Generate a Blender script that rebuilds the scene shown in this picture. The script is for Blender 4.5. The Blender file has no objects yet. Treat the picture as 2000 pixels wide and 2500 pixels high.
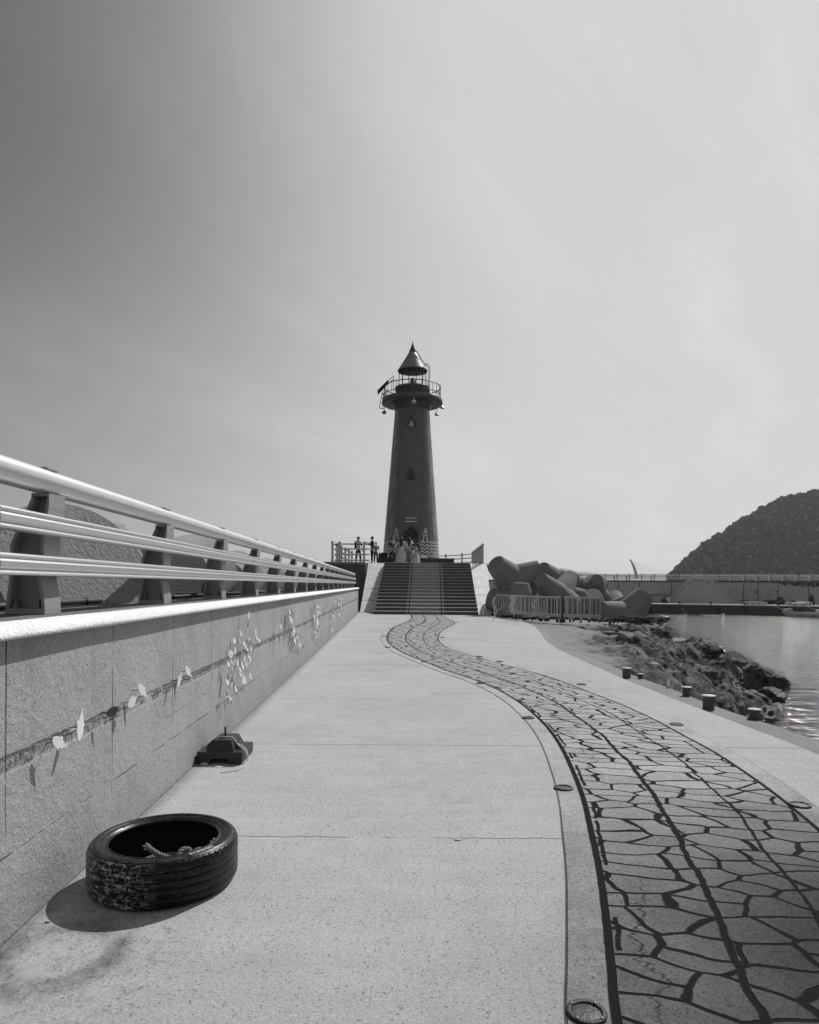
import bpy, bmesh, math, random
from mathutils import Vector, Matrix, noise as mn
PI = math.pi
R = math.radians
sc = bpy.context.scene
col = sc.collection
# ------------------------------------------------------------ camera, sky, sun
EYE = 1.40; FPX = 1667.0; HOR = 1427.5; ROLL = R(0.45)
cd = bpy.data.cameras.new('camera'); cam = bpy.data.objects.new('camera', cd); col.objects.link(cam)
cam.location = (0, 0, EYE)
cam.rotation_euler = (Matrix.Rotation(ROLL, 3, Vector((0, -1, 0))) @ Matrix.Rotation(PI/2, 3, 'X')).to_euler()
cd.sensor_width = 36; cd.lens = 36*FPX/2500; cd.shift_y = (HOR-1250)/2500
cd.clip_start = 0.05; cd.clip_end = 40000
sc.camera = cam
SUN_AZ = R(34.8); SUN_EL = R(46.8)          # azimuth from +Y towards +X
sdir = Vector((math.sin(SUN_AZ)*math.cos(SUN_EL), math.cos(SUN_AZ)*math.cos(SUN_EL), math.sin(SUN_EL)))
sl = bpy.data.lights.new('sun', 'SUN'); sun = bpy.data.objects.new('sun', sl); col.objects.link(sun)
sl.energy = 4.3; sl.angle = R(0.53); sl.color = (1, 1, 1)          # the photograph is black and white
sun.rotation_euler = sdir.to_track_quat('Z', 'Y').to_euler(); sun.location = (20, 20, 40)
sc.view_settings.view_transform = 'Standard'; sc.view_settings.look = 'None'
sc.view_settings.gamma = 1; sc.view_settings.exposure = 0
sc.render.resolution_x = 819; sc.render.resolution_y = 1024

# ------------------------------------------------------------ tiny node language
class X:
    def __init__(s, t, k): s.t = t; s.k = k
    def _m(s, op, *a, clamp=False):
        n = s.t.nodes.new('ShaderNodeMath'); n.operation = op; n.use_clamp = clamp
        for i, v in enumerate((s,)+a):
            if isinstance(v, X): s.t.links.new(v.k, n.inputs[i])
            else: n.inputs[i].default_value = v
        return X(s.t, n.outputs[0])
    def __add__(s, o): return s._m('ADD', o)
    def __radd__(s, o): return s._m('ADD', o)
    def __sub__(s, o): return s._m('SUBTRACT', o)
    def __rsub__(s, o): return (s*-1)+o
    def __mul__(s, o): return s._m('MULTIPLY', o)
    def __rmul__(s, o): return s._m('MULTIPLY', o)
    def __truediv__(s, o): return s._m('DIVIDE', o)
    def abs(s): return s._m('ABSOLUTE')
    def sin(s): return s._m('SINE')
    def pow(s, o): return s._m('POWER', o)
    def min(s, o): return s._m('MINIMUM', o)
    def max(s, o): return s._m('MAXIMUM', o)
    def clamp(s): return s._m('ADD', 0.0, clamp=True)
    def mod(s, o): return s._m('FLOORED_MODULO', o)
    def step(s, lo, hi):                       # smoothstep from 0 at lo to 1 at hi
        n = s.t.nodes.new('ShaderNodeMapRange'); n.interpolation_type = 'SMOOTHSTEP'
        inv = lo > hi
        if inv: lo, hi = hi, lo
        s.t.links.new(s.k, n.inputs['Value'])
        n.inputs['From Min'].default_value = lo; n.inputs['From Max'].default_value = hi
        n.inputs['To Min'].default_value = 1 if inv else 0; n.inputs['To Max'].default_value = 0 if inv else 1
        return X(s.t, n.outputs[0])
def comb(t, x, y, z):
    n = t.nodes.new('ShaderNodeCombineXYZ')
    for i, v in enumerate((x, y, z)):
        if isinstance(v, X): t.links.new(v.k, n.inputs[i])
        else: n.inputs[i].default_value = v
    return X(t, n.outputs[0])
def sep(t, v):
    n = t.nodes.new('ShaderNodeSeparateXYZ'); t.links.new(v.k, n.inputs[0])
    return [X(t, n.outputs[i]) for i in range(3)]
def nz(t, vec, scale, detail=3, rough=.5, out=0):
    n = t.nodes.new('ShaderNodeTexNoise'); n.inputs['Scale'].default_value = scale
    n.inputs['Detail'].default_value = detail; n.inputs['Roughness'].default_value = rough
    t.links.new(vec.k, n.inputs['Vector']); return X(t, n.outputs[out])
def vor(t, vec, scale, feat='F1', rnd=1.0, out='Distance', dim='3D'):
    n = t.nodes.new('ShaderNodeTexVoronoi'); n.feature = feat; n.voronoi_dimensions = dim
    n.inputs['Scale'].default_value = scale; n.inputs['Randomness'].default_value = rnd
    t.links.new(vec.k, n.inputs['Vector']); return X(t, n.outputs[out])
def vscale(t, v, s):
    n = t.nodes.new('ShaderNodeVectorMath'); n.operation = 'MULTIPLY'
    t.links.new(v.k, n.inputs[0]); n.inputs[1].default_value = s; return X(t, n.outputs[0])
def mix(a, b, f): return a*(1-f)+b*f if isinstance(f, X) else a*(1-f)+b*f
def newmat(name):
    m = bpy.data.materials.new(name); m.use_nodes = True; t = m.node_tree
    bs = t.nodes['Principled BSDF']
    tc = t.nodes.new('ShaderNodeTexCoord')
    return m, t, bs, X(t, tc.outputs['Object']), X(t, tc.outputs['UV'])
def finish(t, bs, c, rough=None, h=None, bdist=.01, bstr=1.0):
    n = t.nodes.new('ShaderNodeCombineColor')
    for i in range(3): t.links.new(c.k, n.inputs[i])
    t.links.new(n.outputs[0], bs.inputs['Base Color'])
    if isinstance(rough, X): t.links.new(rough.k, bs.inputs['Roughness'])
    elif rough is not None: bs.inputs['Roughness'].default_value = rough
    if h is not None:
        b = t.nodes.new('ShaderNodeBump'); b.inputs['Distance'].default_value = bdist
        b.inputs['Strength'].default_value = bstr
        t.links.new(h.k, b.inputs['Height']); t.links.new(b.outputs[0], bs.inputs['Normal'])
_mc = {}
def M(name, v, rough=.7, var=.2, vs=3.0, fine=.1, fs=90.0, speck=0.0, ss=60.0, bump=.003, bs_=60.0, metal=0.0, spec=.3, streak=0.0, coat=0.0):
    if name in _mc: return _mc[name]
    m, t, b, P_, uv = newmat(name)
    c = (nz(t, P_, vs, 5, .6)-.5)*(2.4*var)+(nz(t, P_, fs, 2)-.5)*(2*fine)+1.0
    if streak: c = c+(nz(t, vscale(t, P_, (6, 6, .35)), 3, 4, .6)-.5)*(2*streak)
    if speck:
        d = vor(t, P_, ss).step(.32, .2)*(nz(t, P_, ss*.4, 2).step(.5, .6))
        c = c*(1-d*speck)
    c = (c*v).max(.004)
    h = nz(t, P_, bs_, 4, .6) if bump else None
    finish(t, b, c, rough, h, bump)
    b.inputs['Metallic'].default_value = metal
    b.inputs['Specular IOR Level'].default_value = spec
    if coat: b.inputs['Coat Weight'].default_value = coat; b.inputs['Coat Roughness'].default_value = .15
    _mc[name] = m; return m

# ------------------------------------------------------------ world
w = bpy.data.worlds.new('World'); sc.world = w; w.use_nodes = True; t = w.node_tree
bg = t.nodes['Background']
sky = t.nodes.new('ShaderNodeTexSky'); sky.sky_type = 'NISHITA'; sky.sun_disc = False
sky.sun_elevation = SUN_EL; sky.sun_rotation = SUN_AZ; sky.altitude = 0
sky.air_density = 1.0; sky.dust_density = 2.2; sky.ozone_density = 1.0
tc = t.nodes.new('ShaderNodeTexCoord'); G = X(t, tc.outputs['Generated'])
sr = t.nodes.new('ShaderNodeSeparateColor'); t.links.new(sky.outputs[0], sr.inputs[0])
lum = X(t, sr.outputs[0])*.75+X(t, sr.outputs[1])*.25          # black-and-white film behind a red filter
gx, gy, gz = sep(t, G)
den = gz.max(0)+.22
cu = (gx*math.cos(.55)-gy*math.sin(.55))/den; cv = (gx*math.sin(.55)+gy*math.cos(.55))/den
wv = comb(t, cu*1.7, cv*.42, 0)
wp = nz(t, comb(t, cu*.8, cv*.8, 3.0), 1.3, 4, .6)
cl = nz(t, comb(t, cu*1.7+wp*.9, cv*.42+wp*.5, 0), 1.5, 8, .62).step(.42, .78)
veil = nz(t, comb(t, cu*.6, cv*.5, 7.0), 1.0, 3, .5).step(.35, .75)
lum2 = lum*(1-gx.step(.0, -.55)*gz.step(.1, .5)*.14)*(1-gz.step(.34, .0)*(.12+gx.step(.05, -.5)*.24))             # thicker, duller air low down
SAT = 6.5                                     # steep film curve with a shoulder: the glow round the sun stays below white
ex = ((lum2/3.68).pow(2.4)*-1.0)._m('EXPONENT')
c = (1-ex)*SAT*(1+(cl-.35)*.17+(veil-.5)*.06)+gy.step(-.05, -.7)*1.9+.05      # added fill brightness in the unseen sky behind the camera
cc = t.nodes.new('ShaderNodeCombineColor')
for i in range(3): t.links.new(c.k, cc.inputs[i])
t.links.new(cc.outputs[0], bg.inputs[0]); bg.inputs[1].default_value = .10

# ------------------------------------------------------------ pixel of the photograph -> world point
def ray(px, py):
    u = (px-1000)/FPX; v = (HOR-py)/FPX
    c, s = math.cos(ROLL), math.sin(ROLL)
    return u*c-v*s, u*s+v*c
def P(px, py, z=0.0):
    u, v = ray(px, py); d = (z-EYE)/v; return Vector((u*d, d, z))
def Q(px, py, Y):
    u, v = ray(px, py); return Vector((u*Y, Y, EYE+v*Y))
def lerp(a, b, f): return a+(b-a)*f

# ------------------------------------------------------------ mesh helpers
class MB:
    def __init__(s): s.v = []; s.f = []; s.sm = []; s.uv = {}
    def add(s, vs, fs, smooth=False, M_=None):
        o = len(s.v)
        for p in vs:
            p = Vector(p); s.v.append(tuple(M_ @ p) if M_ is not None else tuple(p))
        for f in fs: s.f.append([i+o for i in f]); s.sm.append(smooth)
        return s
    def box(s, c, d, M_=None, bev=0.0):
        x, y, z = [k/2 for k in d]; c = Vector(c)
        if bev:
            bm = bmesh.new(); bmesh.ops.create_cube(bm, size=1)
            for q in bm.verts: q.co = Vector((q.co.x*d[0], q.co.y*d[1], q.co.z*d[2]))+c
            bmesh.ops.bevel(bm, geom=bm.edges[:]+bm.verts[:], offset=bev, segments=2, affect='EDGES', profile=.6)
            bm.verts.index_update()
            s.add([q.co.copy() for q in bm.verts], [[q.index for q in f.verts] for f in bm.faces], False, M_); bm.free(); return s
        vs = [(c.x+a*x, c.y+b*y, c.z+e*z) for a in (-1, 1) for b in (-1, 1) for e in (-1, 1)]
        return s.add(vs, [(0, 1, 3, 2), (4, 6, 7, 5), (0, 4, 5, 1), (2, 3, 7, 6), (0, 2, 6, 4), (1, 5, 7, 3)], False, M_)
    def tube(s, pts, r, n=8, M_=None, caps=True, closed=False):
        pts = [Vector(p) for p in pts]; N = len(pts); rs = r if isinstance(r, (list, tuple)) else [r]*N
        vs = []; fs = []; up = None
        for i, p in enumerate(pts):
            if closed: d = pts[(i+1) % N]-pts[i-1]
            else: d = pts[min(i+1, N-1)]-pts[max(i-1, 0)]
            d.normalize()
            if up is None: up = Vector((0, 0, 1)) if abs(d.z) < .9 else Vector((1, 0, 0))
            a = d.cross(up); a.normalize(); b = d.cross(a); up = -b if False else up
            if abs(d.dot(up)) > .98: a = d.orthogonal().normalized(); b = d.cross(a)
            for k in range(n):
                an = 2*PI*k/n; vs.append(p+(a*math.cos(an)+b*math.sin(an))*rs[i])
        for i in range(N if closed else N-1):
            for k in range(n):
                j = (i+1) % N
                fs.append((i*n+k, i*n+(k+1) % n, j*n+(k+1) % n, j*n+k))
        s.add(vs, fs, True, M_)
        if caps and not closed: s.add(vs[:n], [list(range(n))], False, M_); s.add(vs[-n:], [list(range(n))[::-1]], False, M_)
        return s
    def lathe(s, prof, n=32, M_=None, smooth=True, a0=0, a1=2*PI):
        full = abs(a1-a0-2*PI) < 1e-6; m = n if full else n+1
        vs = [(r*math.cos(a0+(a1-a0)*k/n), r*math.sin(a0+(a1-a0)*k/n), z) for r, z in prof for k in range(m)]
        fs = []
        for i in range(len(prof)-1):
            for k in range(n): fs.append((i*m+k, i*m+(k+1) % m, (i+1)*m+(k+1) % m, (i+1)*m+k))
        return s.add(vs, fs, smooth, M_)
    def prism(s, poly, h0, h1, M_=None):        # polygon in local xy, from z=h0 to h1
        n = len(poly); vs = [(x, y, h0) for x, y in poly]+[(x, y, h1) for x, y in poly]
        fs = [list(range(n))[::-1], [i+n for i in range(n)]]+[(i, (i+1) % n, n+(i+1) % n, n+i) for i in range(n)]
        return s.add(vs, fs, False, M_)
    def ball(s, c, r, M_=None, seg=12, rings=8):
        rx, ry, rz = r if isinstance(r, (tuple, list)) else (r, r, r); c = Vector(c); vs = []; fs = []
        for i in range(rings+1):
            th = PI*i/rings
            for k in range(seg):
                a = 2*PI*k/seg; vs.append((c.x+rx*math.sin(th)*math.cos(a), c.y+ry*math.sin(th)*math.sin(a), c.z+rz*math.cos(th)))
        for i in range(rings):
            for k in range(seg): fs.append((i*seg+k, (i+1)*seg+k, (i+1)*seg+(k+1) % seg, i*seg+(k+1) % seg))
        return s.add(vs, fs, True, M_)
    def build(s, name, mat, parent=None, loc=None, rot=None):
        me = bpy.data.meshes.new(name); me.from_pydata(s.v, [], s.f); me.validate(); me.update()
        if len(me.polygons) == len(s.sm): me.polygons.foreach_set('use_smooth', s.sm)
        me.materials.append(mat)
        o = bpy.data.objects.new(name, me); col.objects.link(o)
        if parent: o.parent = parent
        if loc is not None: o.location = loc
        if rot is not None: o.rotation_euler = rot
        return o
def rotate_to(dirv, roll=0.0):
    q = Vector(dirv).normalized().to_track_quat('Z', 'Y'); return q.to_matrix().to_4x4() @ Matrix.Rotation(roll, 4, 'Z')
def tag(o, label, cat, group=None, kind=None):
    o['label'] = label; o['category'] = cat
    if group: o['group'] = group
    if kind: o['kind'] = kind
    return o
def struct(o): o['kind'] = 'structure'; return o
def thing(name, label, cat, loc=(0, 0, 0), rz=0, group=None):
    o = bpy.data.objects.new(name, None); col.objects.link(o); o.location = loc; o.rotation_euler = (0, 0, rz)
    o.empty_display_size = .2
    return tag(o, label, cat, group)
def copy_tree(o, parent=None):
    c_ = o.copy(); col.objects.link(c_)
    if parent: c_.parent = parent
    for ch in list(o.children): copy_tree(ch, c_)
    return c_
def text_mesh(s, size):
    cu_ = bpy.data.curves.new('txt', 'FONT'); cu_.body = s; cu_.size = size; cu_.extrude = 0; cu_.resolution_u = 3
    ob = bpy.data.objects.new('txt', cu_); col.objects.link(ob)
    dg = bpy.context.evaluated_depsgraph_get(); me = ob.evaluated_get(dg).to_mesh()
    vs = [v.co.copy() for v in me.vertices]; fs = [list(p.vertices) for p in me.polygons]
    ob.evaluated_get(dg).to_mesh_clear(); bpy.data.objects.remove(ob); bpy.data.curves.remove(cu_)
    return vs, fs
# ============================================================ SETTING
random.seed(7)
WX = lambda Y, off=0.0: -1.48+off-.0315*Y             # plane of the parapet face; off > 0 is towards the walkway
ang_wall = math.atan(.0315)                            # wall heads slightly left of +Y
# --- water
def water_mat():
    m, t, b, p, uv = newmat('sea water')
    x, y, z = sep(t, p)
    a = nz(t, vscale(t, p, (.8, 1.7, 1)), 1.9, 4, .6)
    b2 = nz(t, vscale(t, p, (1, 1.6, 1)), .3, 3, .5)
    a2 = nz(t, vscale(t, p, (.62, 1.15, 1)), 1.05, 3, .55)
    h = a*.55+a2*1.5+b2*.2
    finish(t, b, nz(t, p, .1, 3)*.02+.03, .05, h, .235, 1.0)
    b.inputs['IOR'].default_value = 1.33; b.inputs['Specular IOR Level'].default_value = .5
    return m
ZW = -2.9
wm = MB()
xs = [-12000, -3000, -600, -100, 0, 60, 150, 600, 3000, 12000]; ys = [-600, -60, 0, 40, 100, 200, 600, 3000, 16000]
vs = [(x, y, ZW) for y in ys for x in xs]; n = len(xs)
wm.add(vs, [(j*n+i, j*n+i+1, (j+1)*n+i+1, (j+1)*n+i) for j in range(len(ys)-1) for i in range(n-1)])
struct(wm.build('water', water_mat()))

# --- pier deck
def ground_mat():
    m, t, b, p, uv = newmat('pier concrete')
    x, y, z = sep(t, p)
    big = nz(t, p, .7, 4, .55); mid = nz(t, p, 5, 5, .6); fin = nz(t, p, 110, 3, .7); fin2 = nz(t, p, 45, 3, .6)
    c = (big-.5)*.34+(mid-.5)*.26+(fin.step(.3, .7)-.5)*.42+(fin2-.5)*.5+1.0
    # streaky trowel marks across the walkway
    c = c+(nz(t, vscale(t, p, (.5, 6, 1)), 1.3, 4, .6)-.5)*.22
    near = nz(t, p, .9, 3).step(.42, .62)
    sp = vor(t, p, 75).step(.30, .2)*nz(t, p, 33, 2).step(.52, .6)
    sp2 = vor(t, p, 22).step(.12, .07)*nz(t, p, 9, 2).step(.5, .6)
    sp3 = vor(t, p, 42).step(.27, .17)*nz(t, p, 14, 3).step(.46, .54)
    c = c*(1-sp*(.42+near*.25))*(1-sp2*.55)*(1-sp3*.42)
    # hairline joints and cracks right across the deck
    w1 = nz(t, vscale(t, p, (1, 0, 0)), 1.2, 6, .7)-.5
    w2 = nz(t, vscale(t, p, (1, 0, 0)), 4, 4, .7)-.5
    br = nz(t, p, 3, 3).step(.42, .5)
    j1 = (y-5.96-w2*.02).abs().step(.011, .003)
    j2 = (y-3.78-w1*.14-w2*.05).abs().step(.008, .002)*br
    j3 = (y-11.9-w2*.05).abs().step(.02, .006)*.7
    j4 = (y-18.0-w2*.05).abs().step(.03, .01)*.6
    c = c*(1-(j1*.55+j2*.7+j3*.4+j4*.35))
    # rubbed ring where a tyre has lain
    q = P(140, 2333)
    wr = nz(t, p, 6, 4)-.5
    d = ((x-q.x)*(x-q.x)*1.1+(y-q.y)*(y-q.y)).pow(.5)+wr*.07
    ring = d.step(.13, .20)*d.step(.33, .22)*nz(t, p, 5, 5, .7).step(.30, .62)+d.step(.62, .40)*nz(t, p, 16, 5, .75).step(.48, .66)*.5
    c = c*(1-ring*.50)
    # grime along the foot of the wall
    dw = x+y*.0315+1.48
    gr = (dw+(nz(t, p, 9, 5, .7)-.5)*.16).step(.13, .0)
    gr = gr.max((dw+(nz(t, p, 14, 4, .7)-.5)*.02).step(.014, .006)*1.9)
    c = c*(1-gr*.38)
    pt = nz(t, vscale(t, p, (1, .6, 1)), .55, 5, .65).step(.50, .62)*nz(t, p, 6, 4, .7).step(.35, .7)
    c = c*(1-pt*.14)
    # graded shading painted into the concrete colour by the camera, right of the curved joint
    shade_d = ((x-2.2)*(x-2.2)*.45+(y-1.4)*(y-1.4)*.40).pow(.5)+(nz(t, p, 1.5, 4)-.5)*.35
    c = c*(1-shade_d.step(1.8, .3)*.50)
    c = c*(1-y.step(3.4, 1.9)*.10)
    finish(t, b, (c*.37).max(.02), .88, fin*.6+fin2*.4-(j1+j2)*.6, .0035)
    b.inputs['Specular IOR Level'].default_value = .10
    return m
edge = [P(2000, 1843), P(1810, 1769), P(1643, 1705), P(1520, 1656), P(1426, 1614), P(1362, 1584), P(1332, 1562), P(1320, 1545), P(1298, 1525), P(1255, 1511), P(1214, 1503)]
edge = [Vector((3.45, -8, 0)), Vector((3.42, 2, 0))]+edge
def smooth_line(pts, n):
    out = []
    for i in range(len(pts)-1):
        p0 = pts[max(i-1, 0)]; p1 = pts[i]; p2 = pts[i+1]; p3 = pts[min(i+2, len(pts)-1)]
        for k in range(n):
            f = k/n; out.append(.5*((2*p1)+(p2-p0)*f+(2*p0-5*p1+4*p2-p3)*f*f+(3*p1-p0-3*p2+p3)*f**3))
    out.append(pts[-1]); return out
es = smooth_line(edge, 6)
poly = [(p.x, p.y) for p in es]+[(4.6, 33), (4.9, 60), (-6, 60), (-6, 40), (-3.0, 33), (-1.8, -8)]
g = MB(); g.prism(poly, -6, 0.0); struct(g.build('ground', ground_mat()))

# --- lower ledge strip along the quay (rough, darker)
rough_dark = M('rough quay concrete', .20, .9, .3, 1.2, .35, 45, .6, 40, .02, 30)
lg = MB()
lp = [p for p in es if p.y < 24]
inner = [(p.x-.02, p.y) for p in lp]; outer = []
for p in lp:
    wdt = .42+.03*math.sin(p.y*2.1)
    if p.y > 12: wdt = lerp(.42, .25, min(1, (p.y-12)/8))
    outer.append((p.x+wdt, p.y))
vs = [(x, y, -.035) for x, y in inner]+[(x, y, -.045) for x, y in outer]+[(x, y, -6) for x, y in outer]
n = len(inner)
fs = [(i, i+1, n+i+1, n+i) for i in range(n-1)]+[(n+i, n+i+1, 2*n+i+1, 2*n+i) for i in range(n-1)]
lg.add(vs, fs); struct(lg.build('quay_ledge', rough_dark))

# --- rocky headland (height field)
ctrl = []
def C(px, py, z): q = P(px, py, z); ctrl.append((q.x, q.y, z))
for p in es:
    if p.y > 9.0: ctrl.append((p.x+.1, p.y, -.05 if p.y > 13 else -.35))
for a in ((1300, 1512, -.03), (1400, 1516, -.03), (1463, 1519, -.04), (1519, 1521, -.1), (1420, 1540, -.05), (1600, 1531, -.5), (1706, 1566, -1.2), (1787, 1604, -1.7), (1868, 1643, -2.2),
          (1900, 1668, -2.75), (1900, 1695, -3.0), (1856, 1727, -3.1), (1819, 1739, -3.1), (1600, 1660, -1.25), (1700, 1690, -2.2), (1500, 1600, -.45),
          (1400, 1575, -.12), (1440, 1600, -.2), (1600, 1600, -1.0), (1750, 1640, -1.9), (1560, 1560, -.55), (1650, 1580, -1.1), (1500, 1550, -.15), (1800, 1690, -2.7), (1760, 1705, -2.7)):
    C(*a)
for a in ((1945, 1700, -3.9), (1965, 1745, -4.1), (1935, 1668, -3.9), (1995, 1790, -4.2), (1885, 1752, -3.9), (1930, 1722, -3.9), (1990, 1700, -4.3)): C(*a)
ctrl += [(4.2, 9, -3.6), (5.6, 12, -3.4), (7.2, 15.5, -3.3), (9, 18, -3.3), (11.5, 20.5, -3.5), (17.5, 27, -4.2), (16.5, 31.5, -4.2), (14, 35, -4.2), (17, 24, -4.4),
         (6, 30, -.1), (6, 34, -.4), (6, 38, -.8), (10, 34, -1.2), (11, 38, -3), (8, 44, -3.5), (5, 45, -1.5), (13, 40, -4.5), (18, 38, -5), (5, 25, -.03), (7, 27, -.05)]
def hz(x, y):
    sw = sz = 0
    for a, b, z in ctrl:
        d2 = (x-a)**2+(y-b)**2+.05; w_ = 1/(d2**1.7); sw += w_; sz += w_*z
    z = sz/sw
    amp = min(1, max(0, (-z-.06)/.22))*.88+.015
    p = Vector((x, y, 0))
    ca, sa = math.cos(.5), math.sin(.5); u = x*ca+y*sa; v_ = -x*sa+y*ca
    r1 = mn.multi_fractal(Vector((u*.7, v_*1.15, 1.7)), 1.0, 2.1, 4)-.6
    st = mn.noise(Vector((u*1.1, v_*2.4, 4)))
    cell = mn.voronoi(Vector((u*.9, v_*1.7, 0)))[0]
    blk = (cell[1]-cell[0])
    f = mn.fractal(p*3.5, 1, 2.1, 4)
    rough = .22*r1+.24*abs(st)+.24*min(blk, .5)-.10+.13*f+.07*mn.noise(p*8)-.10*abs(mn.noise(p*2.7+Vector((7, 0, 0))))
    ds = ((x-4.2)*13.5-(y-11)*9.3)/16.4
    if ds > 0: z -= ds*1.1
    return z+amp*rough
hm = MB(); x0, x1, y0, y1, stp = 3.3, 18.0, 8.0, 44.0, .10
nx = int((x1-x0)/stp)+1; ny = int((y1-y0)/stp)+1
vs = [(x0+i*stp, y0+j*stp, hz(x0+i*stp, y0+j*stp)) for j in range(ny) for i in range(nx)]
def inside(x, y):                                     # drop cells beneath the pier deck
    for k in range(len(es)-1):
        if es[k].y <= y <= es[k+1].y:
            f = (y-es[k].y)/max(1e-6, es[k+1].y-es[k].y); return x < lerp(es[k].x, es[k+1].x, f)-.12
    return y > es[-1].y and x < 4.3
fs = [(j*nx+i, j*nx+i+1, (j+1)*nx+i+1, (j+1)*nx+i) for j in range(ny-1) for i in range(nx-1) if not inside(x0+(i+1)*stp, y0+j*stp) and vs[j*nx+i][2] > -4.2]
hm.add(vs, fs, False)
def rock_mat():
    m, t, b, p, uv = newmat('shore rock')
    gn = t.nodes.new('ShaderNodeNewGeometry'); p = X(t, gn.outputs['Position'])
    x, y, z = sep(t, p)
    flat = (z+(nz(t, p, 1.6, 4, .6)-.5)*.25).step(-.22, -.10)
    a = nz(t, p, 1.1, 6, .65); f = nz(t, p, 14, 5, .7)
    ca, sa = math.cos(.5), math.sin(.5)
    lay = nz(t, comb(t, (x*ca+y*sa)*.9, (y*ca-x*sa)*2.2, z*2), 1.9, 6, .7)
    dark = mix(.022, .20, (a*.4+lay*.35+f*.25).step(.42, .62))*(.5+f*1.0)
    wet = z.step(-2.3, -2.75)
    pale = nz(t, p, .8, 4, .6).step(.66, .72)*z.step(-2.3, -1.4)
    dark = mix(dark, .32, pale*.75)
    cfl = (a-.5)*.16+(f-.5)*.10+.21
    c = mix(dark, cfl, flat)*(1-wet*.55)
    finish(t, b, c.max(.012), mix(.85, .35, wet), f*.6+nz(t, p, 45, 4, .7)*.4+a*.8, .07)
    b.inputs['Specular IOR Level'].default_value = .3
    return m
RM = rock_mat()
struct(hm.build('rocky_headland', RM))

# --- flagstone path set in the deck
Lp = [(1499, 2500), (1493, 2407), (1477, 2247), (1461, 2126), (1442, 2037), (1423, 1954), (1397, 1884), (1366, 1820), (1334, 1775), (1295, 1737), (1257, 1708), (1206, 1680), (1149, 1657), (1091, 1638), (1040, 1617), (996, 1600), (961, 1581), (945, 1562), (948, 1546), (964, 1530), (996, 1517), (1005, 1509), (1003, 1502)]
Rp = [(2000, 2027), (1946, 1982), (1888, 1935), (1825, 1890), (1748, 1839), (1665, 1794), (1595, 1756), (1512, 1718), (1436, 1689), (1372, 1664), (1308, 1643), (1244, 1627), (1181, 1609), (1123, 1593), (1091, 1581), (1072, 1565), (1071, 1552), (1082, 1539), (1107, 1525), (1110, 1519), (1091, 1509), (1083, 1502)]
Lw = sorted([(P(*q).y, P(*q).x) for q in Lp]); Rw = sorted([(P(*q).y, P(*q).x) for q in Rp])
def interp(tab, y):
    if y <= tab[0][0]:
        (a, b), (c_, d) = tab[0], tab[1]; return b+(y-a)*(d-b)/(c_-a)
    for i in range(len(tab)-1):
        if y <= tab[i+1][0]:
            p0 = tab[max(i-1, 0)]; p1 = tab[i]; p2 = tab[i+1]; p3 = tab[min(i+2, len(tab)-1)]
            h = p2[0]-p1[0]; f = (y-p1[0])/h
            m1 = (p2[1]-p0[1])/(p2[0]-p0[0]); m2 = (p3[1]-p1[1])/(p3[0]-p1[0])
            return (2*f**3-3*f*f+1)*p1[1]+(f**3-2*f*f+f)*h*m1+(-2*f**3+3*f*f)*p2[1]+(f**3-f*f)*h*m2
    return tab[-1][1]
Rw = [(1.2, interp(Lw, 2.2)+1.22), (2.4, interp(Lw, 2.4)+1.29), (3.2, interp(Lw, 3.2)+1.30)]+Rw
Lw = [(1.2, .58)]+Lw
YS = [1.2+.06*i for i in range(100)]+[7.2+.12*i for i in range(206)]
YS = [y for y in YS if y < 31.9]+[31.95]
Lx = [interp(Lw, y) for y in YS]; Rx = [interp(Rw, y) for y in YS]
def smooth1(a):
    for _ in range(6): a = [a[0]]+[(a[i-1]+2*a[i]+a[i+1])/4 for i in range(1, len(a)-1)]+[a[-1]]
    return a
Lx = smooth1(Lx); Rx = smooth1(Rx)
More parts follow.
